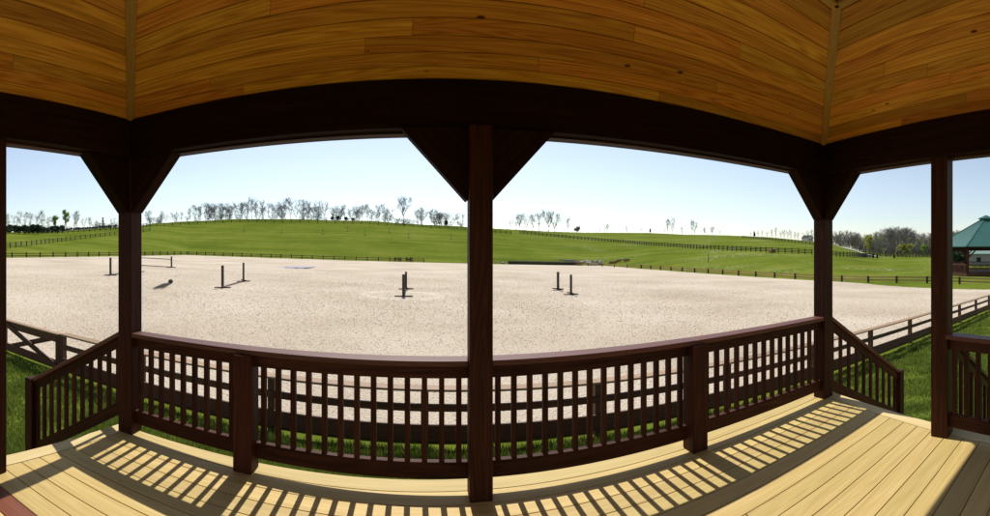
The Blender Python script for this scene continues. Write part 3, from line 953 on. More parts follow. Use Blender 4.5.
def timber():
    a = Vector((*px2ground(508, 264.6, rmin=20), 0)); b = Vector((*px2ground(582, 266, rmin=20), 0))
    a.y = b.y = AY1 + .6
    a.x = a.y * math.tan((508 - U0) / F); b.x = b.y * math.tan((582 - U0) / F)
    za, zb = gz(a.x, a.y), gz(b.x, b.y)
    mb = MB()
    for k in range(2):
        mb.bar((a.x, a.y + .05 * k, za + .2 + .36 * k), (b.x, b.y + .05 * k, zb + .2 + .36 * k), .34, .34, mi=0)
    o = obj('timber_wall', mb, [M_black], bevel=.02)
    tag(o, 'long low wall of dark timbers at the far edge of the sand', 'timber wall')
    mb = MB(); mb.bar((a.x, a.y, za + .87), (b.x, b.y, zb + .87), .6, .2); obj('cap', mb, M_grey, o)
timber()

def rock(x, y, s, label, group, m=M_stone):
    bm = bmesh.new(); bmesh.ops.create_icosphere(bm, subdivisions=2, radius=1)
    for v in bm.verts:
        v.co *= 1 + random.uniform(-.22, .22)
        v.co.x *= s * random.uniform(1.0, 1.1); v.co.y *= s * .8; v.co.z *= s * .62
    me = bpy.data.meshes.new('rock'); bm.to_mesh(me); bm.free()
    o = obj('boulder', me, m); o.location = (x, y, gz(x, y) + s * .35); o.rotation_euler = (0, 0, random.random() * 6)
    tag(o, label, 'boulder', group)
for k in range(16):
    px = random.uniform(584, 612); x = (AY1 + random.uniform(.6, 3)) * math.tan((px - U0) / F)
    rock(x, AY1 + random.uniform(.5, 9), random.uniform(.45, .95), 'pale boulder in the rubble heap at the far end of the dark timbers', 'boulders beyond the dark timber wall')
for k in range(5):
    px = random.uniform(495, 507); x = (AY1 + .8) * math.tan((px - U0) / F)
    rock(x, AY1 + random.uniform(.5, 3), random.uniform(.3, .55), 'small pale boulder left of the dark timber wall', 'small boulders left of the timbers')
for k in range(12):
    px = random.uniform(565, 600); th = (px - U0) / F; r = random.uniform(124, 130)
    x, y = r * math.sin(th), r * math.cos(th)
    mb = MB(); a = random.uniform(-.3, .3); d = Vector((math.cos(a), math.sin(a), 0)) * random.uniform(1.0, 2.2); c = Vector((x, y, gz(x, y) + .25 + .25 * random.random()))
    mb.tube([c - d, c + d], [.16, .12], 7); tag(obj('log', mb, M_grey), 'grey log lying in the heap behind the dark timbers', 'log', 'grey logs behind the timbers')
for k in range(7):
    px = random.uniform(613, 628); y = AY1 - 2 + random.uniform(0, 4); x = y * math.tan((px - U0) / F)
    mb = MB(); a = random.uniform(-.4, .4); d = Vector((math.cos(a), math.sin(a), .1)) * random.uniform(.8, 1.8); c = Vector((x, y, gz(x, y) + .25 + .4 * random.random()))
    mb.tube([c - d, c + d], [.17, .14], 7); tag(obj('log', mb, M_rust), 'rust brown log heaped right of the pale boulders', 'log', 'rust brown logs')

# small gravel drive up the right field
def drive():
    pix = [(876, 257.0), (866, 254.6), (858, 252.0), (850, 249.6), (842, 247.6)]
    pts = [Vector((*px2ground(*p), 0)) for p in pix]
    mb = MB()
    for k in range(len(pts) - 1):
        for s in range(8):
            a, b = pts[k].lerp(pts[k + 1], s / 8), pts[k].lerp(pts[k + 1], (s + 1) / 8)
            d = (pts[k + 1] - pts[k]).normalized().cross(Vector((0, 0, 1))) * 2.3
            q = [a - d, b - d, b + d, a + d]
            mb.face([(p.x, p.y, gz(p.x, p.y) + .3) for p in q])
    o = obj('gravel_drive', mb, M_gravel); o['kind'] = 'structure'; o['label'] = 'pale gravel drive'
drive()

# ------------------------------------------------------------------ trees
def branch_tree(seed, h, spread=.5, start=.3, limbs=17, r0=None, tw=.022, leaders=1, width=.27, nsec=6, ntw=5, top=.3):
    """bare tree of height h with an oval crown: (trunk MB with main limbs, crown MB with twigs, tips)"""
    rs = random.Random(seed)
    T, Cn = MB(), MB()
    tips = []
    r0 = r0 or h * .014
    up = Vector((0, 0, 1))
    def rnd_side():
        a = rs.uniform(0, 2 * math.pi); return Vector((math.cos(a), math.sin(a), 0))
    def limb(p, d, L, r, mb, n, steps=3, curl=.35):
        pts, rad, dd = [p], [r], d
        for k in range(steps):
            dd = (dd + up * curl / steps + Vector((rs.gauss(0, .13), rs.gauss(0, .13), rs.gauss(0, .1)))).normalized()
            pts.append(pts[-1] + dd * L / steps); rad.append(r * (1 - .75 * (k + 1) / steps))
        mb.tube(pts, rad, n, cap=False)
        return pts
    def pick(pts, f):
        x = f * (len(pts) - 1); i = min(len(pts) - 2, int(x)); return pts[i].lerp(pts[i + 1], x - i), (pts[i + 1] - pts[i]).normalized()
    axes = []
    fork = h * start * rs.uniform(.85, 1.15)
    def leader(p, d, L, r):
        pts, rad, dd = [p], [r], d
        n = 6
        for k in range(n):
            dd = (dd + Vector((rs.gauss(0, .06), rs.gauss(0, .06), .12))).normalized()
            pts.append(pts[-1] + dd * L / n); rad.append(r * (1 - .88 * (k + 1) / n))
        T.tube(pts, rad, 7, cap=False); return pts
    if leaders == 1:
        axes.append((leader(Vector((0, 0, -.3)), up, h * .97 + .3, r0), start))
    else:
        t = leader(Vector((0, 0, -.3)), up, fork + .3, r0)
        for r, k in zip([.8, .7, .62, .6], range(leaders)):
            a = 2 * math.pi * k / leaders + rs.uniform(-.5, .5)
            d = (up + Vector((math.cos(a), math.sin(a), 0)) * rs.uniform(.28, .5) * spread * 2).normalized()
            axes.append((leader(t[-2].lerp(t[-1], .3), d, (h - fork) * rs.uniform(.8, 1.0), r0 * r), .12))
    for pts, st in axes:
        nl = max(6, int(limbs / len(axes) * 1.15))
        for k in range(nl):
            f = st + (1 - st) * (k + rs.random()) / nl
            p, ax = pick(pts, min(.985, f))
            g = (f - st) / (1 - st)
            prof = math.sin(math.pi * min(1, .16 + .78 * g)) ** .8 + top * g * .3
            L = h * width * prof * rs.uniform(.7, 1.2) * (1.0 if len(axes) == 1 else .8)
            d = (ax * (1 - spread) + rnd_side() * spread + up * .15).normalized()
            r = max(tw, r0 * .34 * (1 - .7 * g))
            q = limb(p, d, L, r, T, 5)
            for m in range(nsec):
                fq = rs.uniform(.25, 1.0); b, bx = pick(q, fq)
                d2 = (bx * .6 + Vector((rs.gauss(0, .5), rs.gauss(0, .5), rs.gauss(.15, .4)))).normalized()
                q2 = limb(b, d2, L * rs.uniform(.3, .55), max(tw * .9, r * .4), Cn, 3, 2, .3)
                for w in range(ntw):
                    fb = rs.uniform(.2, 1.0); c, cx = pick(q2, fb)
                    d3 = (cx * .6 + Vector((rs.gauss(0, .5), rs.gauss(0, .5), rs.gauss(.12, .4)))).normalized()
                    e = c + d3 * L * rs.uniform(.16, .34)
                    Cn.tube([c, e], [tw * .85, tw * .45], 3, cap=False); tips.append(e)
    k = h / max(t.z for t in tips)
    for m in (T, Cn): m.v = [(x * k, y * k, z * k) for x, y, z in m.v]
    return T, Cn, [t * k for t in tips]

def leaf_quads(mb, pts, n, sp, size, rs):
    for p in pts:
        for k in range(n):
            c = p + Vector((rs.gauss(0, sp), rs.gauss(0, sp), rs.gauss(0, sp)))
            a = Vector((rs.uniform(-1, 1), rs.uniform(-1, 1), rs.uniform(-1, 1))).normalized()
            b = a.cross(Vector((rs.uniform(-1, 1), rs.uniform(-1, 1), rs.uniform(-1, 1)))).normalized()
            s = size * rs.uniform(.6, 1.3)
            mb.face([c - a * s - b * s * .6, c + a * s - b * s * .6, c + a * s + b * s * .6, c - a * s + b * s * .6])

def make_tree(name, label, cat, seed, h, twig, leaf=None, nleaf=2, leafsize=.16, group=None, **kw):
    t = thing(name, label, cat, (0, 0, -500), 0, group)
    T, Cn, tips = branch_tree(seed, h, **kw)
    obj('trunk', T, M_bark, t, local=True)
    if leaf:
        rs = random.Random(seed + 5)
        for f in Cn.f: pass
        n0 = len(Cn.f)
        leaf_quads(Cn, tips, nleaf, h * .018, leafsize, rs)
        for i in range(n0, len(Cn.mi)): Cn.mi[i] = 1
        obj('crown', Cn, [twig, leaf], t, local=True)
    else:
        obj('crown', Cn, twig, t, local=True)
    return t

def make_bush(name, label, cat, seed, w, h, leaf, n=420, size=.16, group=None, shape='round'):
    rs = random.Random(seed)
    t = thing(name, label, cat, (0, 0, -500), 0, group)
    mb = MB()
    for k in range(5):
        a = rs.uniform(0, 6.28); mb.tube([(0, 0, -.1), (math.cos(a) * w * .2, math.sin(a) * w * .2, h * .5), (math.cos(a) * w * .33, math.sin(a) * w * .33, h * .8)], [.05, .035, .015], 4)
    obj('trunk', mb, M_bark, t, local=True)
    mb = MB(); lumps = []
    for k in range(9):
        a = rs.uniform(0, 6.28); rr = rs.uniform(0, .33) * w; zz = rs.uniform(.3, .8) * h
        if shape == 'cone': rr *= (1.1 - zz / h)
        lumps.append((Vector((math.cos(a) * rr, math.sin(a) * rr, zz)), rs.uniform(.16, .3) * w * (1.15 - zz / h if shape == 'cone' else 1)))
    for k in range(n):
        c, r = rs.choice(lumps)
        d = Vector((rs.gauss(0, 1), rs.gauss(0, 1), rs.gauss(0, 1))).normalized() * r * rs.uniform(.5, 1.05)
        d.z *= min(1.0, h / w * .9)
        p = c + d
        if p.z < .03: p.z = .03 + rs.random() * .1
        leaf_quads(mb, [p], 1, 0.02, size, rs)
    obj('crown', mb, leaf, t, local=True)
    return t

kinds = {}
hidden = []
def proto(key, t): kinds[key] = [t, False]
def plant(key, x, y, h_scale, rz=None, label=None, group=None, wscale=None, dz=0):
    t, used = kinds[key]
    rz = random.uniform(0, 6.28) if rz is None else rz
    loc = (x, y, gz(x, y) + dz)
    w = h_scale if wscale is None else wscale
    if not used:
        kinds[key][1] = True
        t.location = loc; t.rotation_euler = (0, 0, rz); t.scale = (w, w, h_scale)
        if label: t['label'] = label
        if group: t['group'] = group
        return t
    return dup(t, loc, rz, (w, w, h_scale), label, group)

LB = 'tall bare tree'
# unit height 10 m, scaled per tree
for s in range(5):
    proto('bare%d' % s, make_tree('bare_tree', LB, 'tree', 11 + s * 7, 10, M_twig, spread=.5 + .04 * (s % 3), start=.24 + .05 * (s % 3), limbs=19, width=.30 + .04 * (s % 2), leaders=1 + s % 2, nsec=7))
for s in range(2):
    proto('wide%d' % s, make_tree('bare_tree', LB, 'tree', 90 + s * 3, 10, M_twig, spread=.6, start=.26, limbs=24, width=.33, leaders=2 + s, r0=.2, tw=.021, nsec=8, ntw=6))
for s in range(3):
    proto('wood%d' % s, make_tree('bare_tree', LB, 'tree', 140 + s * 3, 10, M_twigwarm, spread=.48, start=.2, limbs=18, width=.26, leaders=1 + s % 2, tw=.022))
for s in range(2):
    proto('bud%d' % s, make_tree('budding_tree', 'budding tree', 'tree', 50 + s * 9, 10, M_twig, M_budgreen, 1, .10, spread=.55, start=.25, limbs=19, width=.34, leaders=1 + s))
proto('green', make_tree('leafy_tree', 'leafy tree', 'tree', 71, 10, M_twigwarm, M_leaf, 4, .17, spread=.6, start=.34, limbs=18, width=.36, leaders=2, tw=.016))
proto('yellow', make_tree('leafy_tree', 'leafy tree', 'tree', 75, 10, M_twigwarm, M_leafyel, 5, .17, spread=.6, start=.14, limbs=22, width=.34, leaders=2, tw=.016))
proto('brush', make_tree('leafless_brush', 'brush', 'shrub', 171, 10, M_twig, spread=.55, start=.06, limbs=26, width=.5, leaders=4, tw=.034, nsec=6))
proto('brush2', make_tree('leafless_brush', 'brush', 'shrub', 191, 10, M_twigwarm, spread=.55, start=.06, limbs=26, width=.5, leaders=4, tw=.034, nsec=6))
proto('spire', make_bush('leafy_tree', 'spire tree', 'tree', 5, 4.2, 10, M_leaf, 900, .2, shape='cone'))
proto('bush', make_bush('evergreen_bush', 'bush', 'bush', 8, 5.0, 4.0, M_dark, 1300, .2))
proto('scrub', make_bush('bare_shrub', 'shrub', 'shrub', 18, 5.0, 4.0, M_twigwarm, 900, .16))
proto('conifer', make_bush('conifer', 'conifer', 'tree', 28, 3.0, 5.0, M_dark, 900, .2, shape='cone'))
proto('rust', make_bush('rusty_shrub', 'rusty shrub', 'shrub', 38, 1.5, 1.7, M_rust, 300, .1))

def tpx(key, px, ytop, r=None, label=None, group=None, base=None, wmul=1.0, unit=10.0):
    """a tree standing at distance r in the direction of px, as tall as it shows"""
    r = r if r else crest_r(px) + random.uniform(1, 14)
    x, y = at(px, r)
    z = gz(x, y)
    H = EYE + (H0 - ytop) / F * r - z
    k = max(.05, H / unit)
    return plant(key, x, y, k, label=label, group=group, wscale=k * wmul)

# left edge: leafing trees behind a dark hedge
gL = 'trees behind the left hedge'
for px, yt, key in ((8, 213, 'bud0'), (15, 214, 'bare1'), (22, 211, 'bud1'), (29, 212, 'bare0'), (37, 214, 'bare2'), (43, 210, 'bud0'), (49, 216, 'bare3'), (74, 213, 'bare0'), (77, 210.5, 'bud1'), (84, 217, 'bare1'), (90, 217, 'bud0'), (97, 220, 'bare2'), (113, 217, 'bare1')):
    bud = key.startswith('bud')
    tpx(key, px, yt, label='pale green budding tree behind the dark hedge at far left' if bud else 'bare grey tree behind the dark hedge at far left', group=('budding ' if bud else 'bare ') + gL, wmul=.8)
tpx('green', 66, 209.5, label='round topped green tree on a thin trunk, far left', wmul=.62)
tpx('green', 54, 215, label='dense green tree left of the round topped one', wmul=.75)
tpx('spire', 103, 215, label='pointed green tree just left of the left corner post', wmul=.9)
for k, px in enumerate(np.linspace(-4, 62, 15)):
    x, y = px2ground(px, 233.6 - max(0, (px - 40) * .05) + random.uniform(-.4, .5))
    plant('bush', x, y, random.uniform(.95, 1.25) * (1.0 if px < 40 else .75), label='dark evergreen bush in the hedge at far left', group='bushes of the left hedge')
for k, px in enumerate(np.linspace(62, 116, 24)):
    x, y = at(px, crest_r(px) - 2)
    plant('bush', x, y, random.uniform(.32, .46), label='low dark bush behind the fence left of the corner post', group='low bushes behind the left fence')
# hill crest, left of the middle post
for px, yt in ((147, 212), (150, 214), (161, 211), (166, 212), (175, 213), (181, 211), (190, 207), (195, 203), (200, 203), (205, 202), (210, 202), (215, 203), (221, 204), (226, 210), (230, 208), (236, 204), (242, 201), (247, 199), (252, 196), (256, 199), (262, 200), (268, 202), (273, 201), (279, 199), (285, 198), (291, 197), (296, 197), (303, 198), (309, 199), (318, 200), (324, 201), (337, 204), (345, 203), (351, 206), (417, 207), (422, 206), (431, 208), (437, 209), (447, 213), (458, 214), (463, 213)):
    tpx(random.choice(['bare0', 'bare1', 'bare2', 'bare3', 'bare4']), px, yt + random.uniform(-.5, 2), label='tall bare tree in the row along the hill crest left of the middle post', group='bare trees along the hill crest', wmul=random.uniform(.72, 1.0))
for px, yt in ((333, 206), (341, 206), (357, 205), (362, 204), (379, 203), (385, 206)):
    tpx(random.choice(['wide0', 'wide1']), px, yt, label='bushy bare tree in the dense clump on the crest', group='bushy trees of the crest clump', wmul=.85)
tpx('bud0', 368, 203.5, label='pale green budding tree in the clump on the crest', wmul=.9)
tpx('wide1', 403.5, 194.5, r=238, label='largest lone bare tree standing on the crest left of the middle post', wmul=.95)
for px, s in ((332, .6), (338, .7), (346, .6), (353, .5)):
    r = crest_r(px) + 3; x, y = at(px, r)
    plant('bush', x, y, s, label='dark bush under the bare trees of the crest clump', group='dark bushes on the crest')
x, y = at(446, crest_r(446) - 1); plant('bush', x, y, .75, label='single dark round bush at the crest fence near the middle post')
for k in range(46):
    px = random.uniform(150, 398) if k < 36 else random.uniform(412, 465)
    yt = np.interp(px, _tx, _ty) - random.uniform(9, 15) - (3 if 185 < px < 330 else 0)
    tpx(random.choice(['bare0', 'bare1', 'bare2', 'bare3', 'bare4']), px, yt, r=crest_r(px) + random.uniform(14, 40), label='bare tree seen behind the front row on the hill crest left of the middle post', group='back row of bare trees on the crest', wmul=1.2)
for k in range(46):
    px = random.uniform(150, 466) if k < 30 else random.uniform(4, 116)
    yt = np.interp(px, _tx, _ty) - random.uniform(3, 7)
    tpx('brush', px, yt, r=crest_r(px) + random.uniform(4, 24), label='low leafless brush among the trees on the skyline left of the middle post', group='low brush on the left skyline', wmul=1.5)
# right of the middle post: seven trees in a row, then stragglers
row = ((516, 213.5, 'bare0'), (519.3, 212, 'wide0'), (526, 213, 'bare3'), (533.5, 212.5, 'bare1'), (539, 212.5, 'bare2'), (548.5, 209, 'wide1'), (554.8, 209.5, 'wide0'))
for px, yt, key in row:
    tpx(key, px, yt, label='bare tree in the short row standing right of the middle post', group='row of trees right of the middle post', wmul=.95)
for px, yt, key in ((511.5, 219, 'bare1'), (567.5, 217, 'bare2'), (577, 226, 'scrub'), (579, 225, 'bare0'), (605, 224, 'bare3'), (607.5, 223, 'bare1'), (627, 226, 'bare0'), (641, 228, 'bare2'), (668, 218, 'bare1'), (672.5, 217.5, 'bare3'), (682, 227, 'bare0'), (692, 219.5, 'bare2'), (694.5, 221, 'bare3'), (705, 226.5, 'wide0'), (712, 226, 'wide1'), (720, 230, 'bare1'), (665, 229, 'bare0'), (600, 229, 'bare2')):
    k = 4.0 if key == 'scrub' else 10.0
    tpx(key, px, yt, label='small far off bare tree scattered along the skyline of the right field', group='scattered skyline trees', wmul=.8, unit=k)
tpx('conifer', 650.3, 227.5, label='single small dark conifer on the skyline of the right field', unit=5.0)
tpx('conifer', 754.2, 230.2, label='dark conifer at the left end of the far right trees', unit=5.0)
for px, yt in ((751, 232), (758, 230.5), (762, 230), (767, 231), (772, 229), (776, 227), (781, 230), (784, 229), (788, 229), (791, 230.5), (795, 231), (798, 232), (804, 232), (808, 230), (812, 229)):
    tpx(random.choice(['wood0', 'wood1', 'wood2']), px, yt, label='bare tree in the clump on the skyline left of the right corner post', group='skyline clump left of the right corner post', wmul=1.0)
# the wood at the right
for k in range(190):
    px = 818 + 192 * (k + random.random()) / 190; r = max(crest_r(px), 205) + random.uniform(15, 75)
    yt = 230.5 + 4 * math.sin(px * .11) * .5 + random.uniform(-1, 5) - (2.5 if 880 < px < 910 else 0) + (2 if px < 850 else 0)
    if k % 6 == 5:
        tpx(random.choice(['bud0', 'bud1']), px, yt + 4, r=r - 12, label='budding pale green tree of the wood behind the right field', group='budding trees of the wood', wmul=1.1)
    else:
        tpx(random.choice(['wood0', 'wood1', 'wood2', 'bare0']), px, yt, r=r, label='bare tree of the grey wood behind the right field', group='trees of the grey wood', wmul=1.05)
for k in range(100):
    px = 836 + k * 1.75 + random.uniform(-1, 1); r = max(crest_r(px), 205) + random.uniform(6, 34); x, y = at(px, r)
    plant(random.choice(['brush', 'brush', 'brush2']), x, y, random.uniform(.5, .95), label='brown leafless shrub at the foot of the grey wood', group='shrubs under the grey wood')
tpx('yellow', 869, 234.5, r=212, label='tall yellow green tree in front of the grey wood', wmul=.8)
tpx('yellow', 906, 243.5, r=200, label='broad yellow green tree at the foot of the grey wood', wmul=1.75)
tpx('green', 923.5, 244, r=195, label='bright green tree beside the right hand post', wmul=1.2)
tpx('bud1', 884, 248, r=203, label='small budding tree between the two yellow green trees', wmul=1.3)
for px, s in ((873.2, .8), (877.2, .75), (894, .85)):
    x, y = px2ground(px, 259.3); plant('conifer', x, y, s * .62, wscale=s * .8, label=['left of the two paired small dark evergreens on the right field', 'right of the two paired small dark evergreens on the right field', 'lone small round evergreen on the right field'][(873.2, 877.2, 894).index(px)])
# rusty shrubs by the far arena fence
for px in (395.5, 399, 407, 410.5):
    y = AY1 + 1.2; x = y * math.tan((px - U0) / F)
    plant('rust', x, y, random.uniform(.65, .85), label='rusty brown shrub against the far arena fence', group='rusty shrubs by the far fence')
# staked saplings planted on the hillside
def sapling(px, py, label):
    x, y = px2ground(px, py)
    t = thing('staked_sapling', label, 'sapling', (x, y, gz(x, y)), random.uniform(0, 6), 'saplings on the hillside')
    mb = MB(); mb.tube([(0, 0, -.1), (.02, 0, .9), (0, .03, 1.9)], [.06, .05, .03], 5); obj('stem', mb, M_bark, t, local=True)
    mb = MB()
    for k in range(14):
        a = random.uniform(0, 6.28); z = random.uniform(.8, 1.9)
        mb.tube([(0, 0, z), (math.cos(a) * .45, math.sin(a) * .45, z + .45)], [.025, .012], 3)
    obj('twigs', mb, M_twig, t, local=True)
    mb = MB(); mb.tube([(.0, 0, .0), (0, 0, .09)], [.85, .6], 12); obj('mulch_ring', mb, M_dirt, t, local=True)
for px, py in ((244, 231.8), (282, 232.8), (323, 234.0), (347.5, 231.2), (365, 235.3), (389.5, 232.2), (408.5, 237.6), (451, 239.3)):
    sapling(px, py, 'thin staked sapling on the hillside left of the middle post')

# a lone stake in the right field, two white tubs, a boundary pair of stakes
x, y = px2ground(708.3, 262.5)
mb = MB(); mb.bar((x, y, gz(x, y) - .2), (x, y, gz(x, y) + 1.9), .13, .13, up=(0, 1, 0)); tag(obj('stake', mb, M_grey, bevel=.01), 'lone thin stake standing in the right field', 'stake')
for k, (px, py) in enumerate(((712.5, 237.6), (732.8, 249.3))):
    x, y = px2ground(px, py); mb = MB(); z = gz(x, y)
    mb.tube([(x, y, z - .05), (x, y, z + .75), (x, y, z + .8)], [.65, .8, .82], 14, cap=True)
    tag(obj('water_tub', mb, M_white), ['small white tub high on the right field', 'small white tub just above the long right fence'][k], 'tub')
x, y = px2ground(769, 252.4)
for k in range(3):
    bx = x + k * 1.0 - 1.5; mb = MB(); z = gz(bx, y - 1.5)
    mb.tube([(bx, y - 1.5, z + .6), (bx + .75, y - 1.4, z + .6)], [.6, .6], 12); tag(obj('hay_bale', mb, M_orail), 'tan round bale in the row by the long right fence', 'bale', 'bales by the right fence')
# the little white house over the rise
def house(px, ytop, r, label):
    x, y = at(px, r); z = gz(x, y); H = EYE + (H0 - ytop) / F * r - z
    t = thing('house', label, 'house', (x, y, z)); w, d = 6.5, 6; e = H * .62
    mb = MB(); mb.prism([(-w / 2, -d / 2, 0), (w / 2, -d / 2, 0), (w / 2, -d / 2, e), (0, -d / 2, H - .1), (-w / 2, -d / 2, e)], (0, d, 0)); obj('wall', mb, M_white, t, local=True)
    mb = MB()
    for s in (-1, 1): mb.prism([(s * (w / 2 + .4), -d / 2 - .4, e - .1), (0, -d / 2 - .4, H), (0, -d / 2 - .4, H + .16), (s * (w / 2 + .4), -d / 2 - .4, e + .06)], (0, d + .8, 0))
    obj('roof', mb, M_shingle, t, local=True)
    for wx in (-1.5, 1.5):
        mb = MB(); mb.bar((wx, -d / 2 - .03, e * .35), (wx, -d / 2 - .03, e * .75), 1.0, .06, up=(0, 1, 0)); obj('window', mb, M_black, t, local=True)
house(807.5, 235.4, 325, 'little white gabled house beyond the rise at right')

# ------------------------------------------------------------------ the green roofed pavilion and the barn behind it
def far_pavilion():
    r = 70.0; x, y = at(986, r); z = gz(x, y)
    base = max(z, EYE - 21.5 / F * r)
    t = thing('green_roofed_pavilion', 'brown open pavilion with a teal green metal roof at the far right', 'pavilion', (x, y, z))
    n = 8; R = 8.9
    ez, az = EYE + 2.6 / F * r - z, EYE + 29.0 / F * r - z     # eave and apex above ground
    fl = base - z + .0
    ang = [math.pi / n + 2 * math.pi * k / n + .33 for k in range(n)]
    P = [Vector((math.cos(a) * R, math.sin(a) * R, 0)) for a in ang]
    mb = MB(); cap = 1.0
    kf = cap / R
    for i in range(n):
        a, b = P[i], P[(i + 1) % n]
        q = [a + Vector((0, 0, ez)), b + Vector((0, 0, ez)), b * kf + Vector((0, 0, az)), a * kf + Vector((0, 0, az))]
        mb.prism(q, (0, 0, .12), udir=b - a)
        for s in range(1, 12):
            u, w = a.lerp(b, s / 12), None
            top = (a * kf).lerp(b * kf, s / 12)
            mb.bar(u + Vector((0, 0, ez + .12)), top + Vector((0, 0, az + .12)), .04, .03)
        mb.bar(a + Vector((0, 0, ez + .15)), a * kf + Vector((0, 0, az + .15)), .22, .06)
    roof = obj('roof', mb, M_greenroof, t, local=True)
    mb = MB(); mb.tube([(0, 0, az - .1), (0, 0, az + .32), (0, 0, az + .36), (0, 0, az + .95)], [1.1, 1.1, 1.45, .1], 8); obj('cupola', mb, M_greenroof, roof, local=True)
    mb = MB()
    for i in range(n):
        a, b = P[i] * .93, P[(i + 1) % n] * .93
        mb.bar(a + Vector((0, 0, ez - .28)), b + Vector((0, 0, ez - .28)), .25, .5)
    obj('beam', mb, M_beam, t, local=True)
    for i in range(n):
        a = P[i] * .93
        mb = MB(); mb.bar(a + Vector((0, 0, -.3)), a + Vector((0, 0, ez - .3)), .3, .3, up=(0, 1, 0)); po = obj('post', mb, M_stain, t, local=True)
        for j in ((i + 1) % n, (i - 1) % n):
            d = (P[j] - P[i]).normalized()
            mb = MB(); mb.bar(a + Vector((0, 0, ez - 1.6)), a + d * 1.1 + Vector((0, 0, ez - .5)), .16, .2); obj('brace', mb, M_stain, po, local=True)
    mb = MB(); mb.prism([p * .96 + Vector((0, 0, fl - .25)) for p in P], (0, 0, .25)); obj('deck', mb, M_fence, t, local=True)
    for i in range(n):
        a, b = P[i] * .93, P[(i + 1) % n] * .93
        if i == 1: continue
        mb = MB()
        up = Vector((0, 0, 1))
        mb.bar(a + up * (fl + 1.35), b + up * (fl + 1.35), .14, .12); mb.bar(a + up * (fl + .15), b + up * (fl + .15), .1, .25)
        m = 26
        for k in range(m):
            p = a.lerp(b, (k + .5) / m); mb.bar(p + up * (fl + .1), p + up * (fl + 1.33), .17, .06, up=(b - a))
        obj('railing', mb, M_fence, t, local=True)
    mb = MB()
    for i in range(n):
        a, b = P[i] * .95, P[(i + 1) % n] * .95
        mb.bar(a + Vector((0, 0, fl * .5 - .4)), b + Vector((0, 0, fl * .5 - .4)), .06, fl + .4)
    obj('skirt', mb, M_fence, t, local=True)
far_pavilion()
def barn():
    r = 118.0; x, y = at(1004, r); z = gz(x, y)
    t = thing('barn', 'long pale barn with a green grey roof behind the green roofed pavilion', 'barn', (x, y, z), -.9)
    w, d = 26.0, 12.0; e = EYE - .5 / F * r - z; H = e + 2.4
    mb = MB(); mb.prism([(-w / 2, -d / 2, -.3), (-w / 2, d / 2, -.3), (-w / 2, d / 2, e - .9), (-w / 2, 0, H - 1.0), (-w / 2, -d / 2, e - .9)], (w, 0, 0)); obj('wall', mb, M_barnwall, t, local=True)
    mb = MB()
    for s in (-1, 1): mb.prism([(-w / 2 - .5, s * (d / 2 + .6), e - 1.0), (-w / 2 - .5, 0, H - .9), (-w / 2 - .5, 0, H - .7), (-w / 2 - .5, s * (d / 2 + .6), e - .8)], (w + 1, 0, 0))
    obj('roof', mb, M_barnroof, t, local=True)
    for k in range(5):
        mb = MB(); xx = -w / 2 + 3 + k * 5; mb.bar((xx, -d / 2 - .03, .9), (xx, -d / 2 - .03, 2.0), 1.2, .06, up=(0, 1, 0)); obj('window', mb, M_black, t, local=True)
barn()
x, y = at(958, 96); plant('bush', x, y, 1.25, label='dark round bush behind the green roofed pavilion')

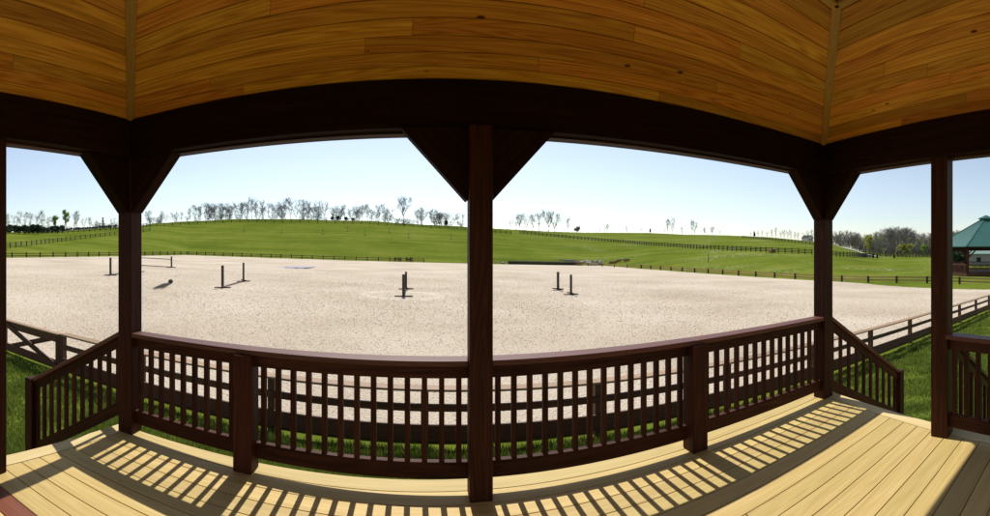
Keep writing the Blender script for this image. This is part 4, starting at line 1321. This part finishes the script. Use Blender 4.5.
# ------------------------------------------------------------------ grass blades by the pavilion
def blades():
    N = 900000
    th = rng.uniform(-1.06, 1.40, N)
    r = 3.2 * (28 / 3.2) ** rng.uniform(0, 1, N)            # density falls as 1/r^2
    x, y = r * np.sin(th), r * np.cos(th)
    ok = (y < 7.05 - .0 * x)
    inside = (y < 2.95) & (x > -2.55 - .18 * (2.9 - y)) & (x < 3.92 - .19 * (2.9 - y))
    ok &= ~inside & (y > -.5)
    # patchiness
    pn = np.sin(x * 2.1 + np.sin(y * 1.7) * 1.3) * np.sin(y * 2.6 + np.sin(x * 1.3)) + .6 * np.sin(x * 5.3 + y * 3.1)
    ok &= rng.uniform(-1.9, 1.0, N) < pn + .55
    x, y, r, pn = x[ok], y[ok], r[ok], pn[ok]
    n = len(x)
    z = ground(x, y)
    h = rng.uniform(.05, .15, n) * (1 + .35 * np.clip(pn, -1, 1)) * np.where(y < 4.2, .95, 1.0)
    h = h * np.where(r > 9, .8, 1.0)
    w = rng.uniform(.004, .008, n) * np.clip(r / 5.0, 1, 3)
    a = rng.uniform(0, 2 * np.pi, n); lean = rng.uniform(0, .7, n) * h; la = rng.uniform(0, 2 * np.pi, n)
    v = np.zeros((n, 3, 3), np.float32)
    v[:, 0] = np.stack([x - np.cos(a) * w, y - np.sin(a) * w, z - .01], -1)
    v[:, 1] = np.stack([x + np.cos(a) * w, y + np.sin(a) * w, z - .01], -1)
    v[:, 2] = np.stack([x + np.cos(la) * lean, y + np.sin(la) * lean, z + h], -1)
    me = bpy.data.meshes.new('grass')
    me.vertices.add(3 * n); me.vertices.foreach_set('co', v.ravel())
    me.loops.add(3 * n); me.loops.foreach_set('vertex_index', np.arange(3 * n, dtype=np.int32))
    me.polygons.add(n); me.polygons.foreach_set('loop_start', np.arange(0, 3 * n, 3, dtype=np.int32))
    me.update(calc_edges=True)
    at_ = me.attributes.new('rnd', 'FLOAT', 'FACE'); at_.data.foreach_set('value', rng.random(n).astype(np.float32))
    m, nt, bs = new_mat('grass_blades')
    rn = nd(nt, 'ShaderNodeAttribute', attribute_name='rnd')
    rr = ramp(nt, [(0, (.085, .13, .014)), (.5, (.145, .205, .024)), (.88, (.20, .25, .04)), (1, (.30, .25, .10))])
    nt.links.new(rn.outputs['Fac'], rr.inputs[0]); nt.links.new(rr.outputs[0], bs.inputs['Base Color'])
    bs.inputs['Roughness'].default_value = .6; bs.inputs['Specular IOR Level'].default_value = .25
    tr = nd(nt, 'ShaderNodeBsdfTranslucent'); nt.links.new(rr.outputs[0], tr.inputs[0])
    ms = nd(nt, 'ShaderNodeMixShader'); ms.inputs[0].default_value = .4
    nt.links.new(bs.outputs[0], ms.inputs[1]); nt.links.new(tr.outputs[0], ms.inputs[2])
    nt.links.new(ms.outputs[0], nt.nodes['Material Output'].inputs[0])
    o = obj('grass', me, m)
    o['kind'] = 'stuff'; o['label'] = 'short green grass between the deck and the board fence'
    print('blades', n)
blades()

# tree kinds that ended up unused
for key, (t, used) in kinds.items():
    if not used:
        for ch in list(t.children): bpy.data.objects.remove(ch)
        bpy.data.objects.remove(t)
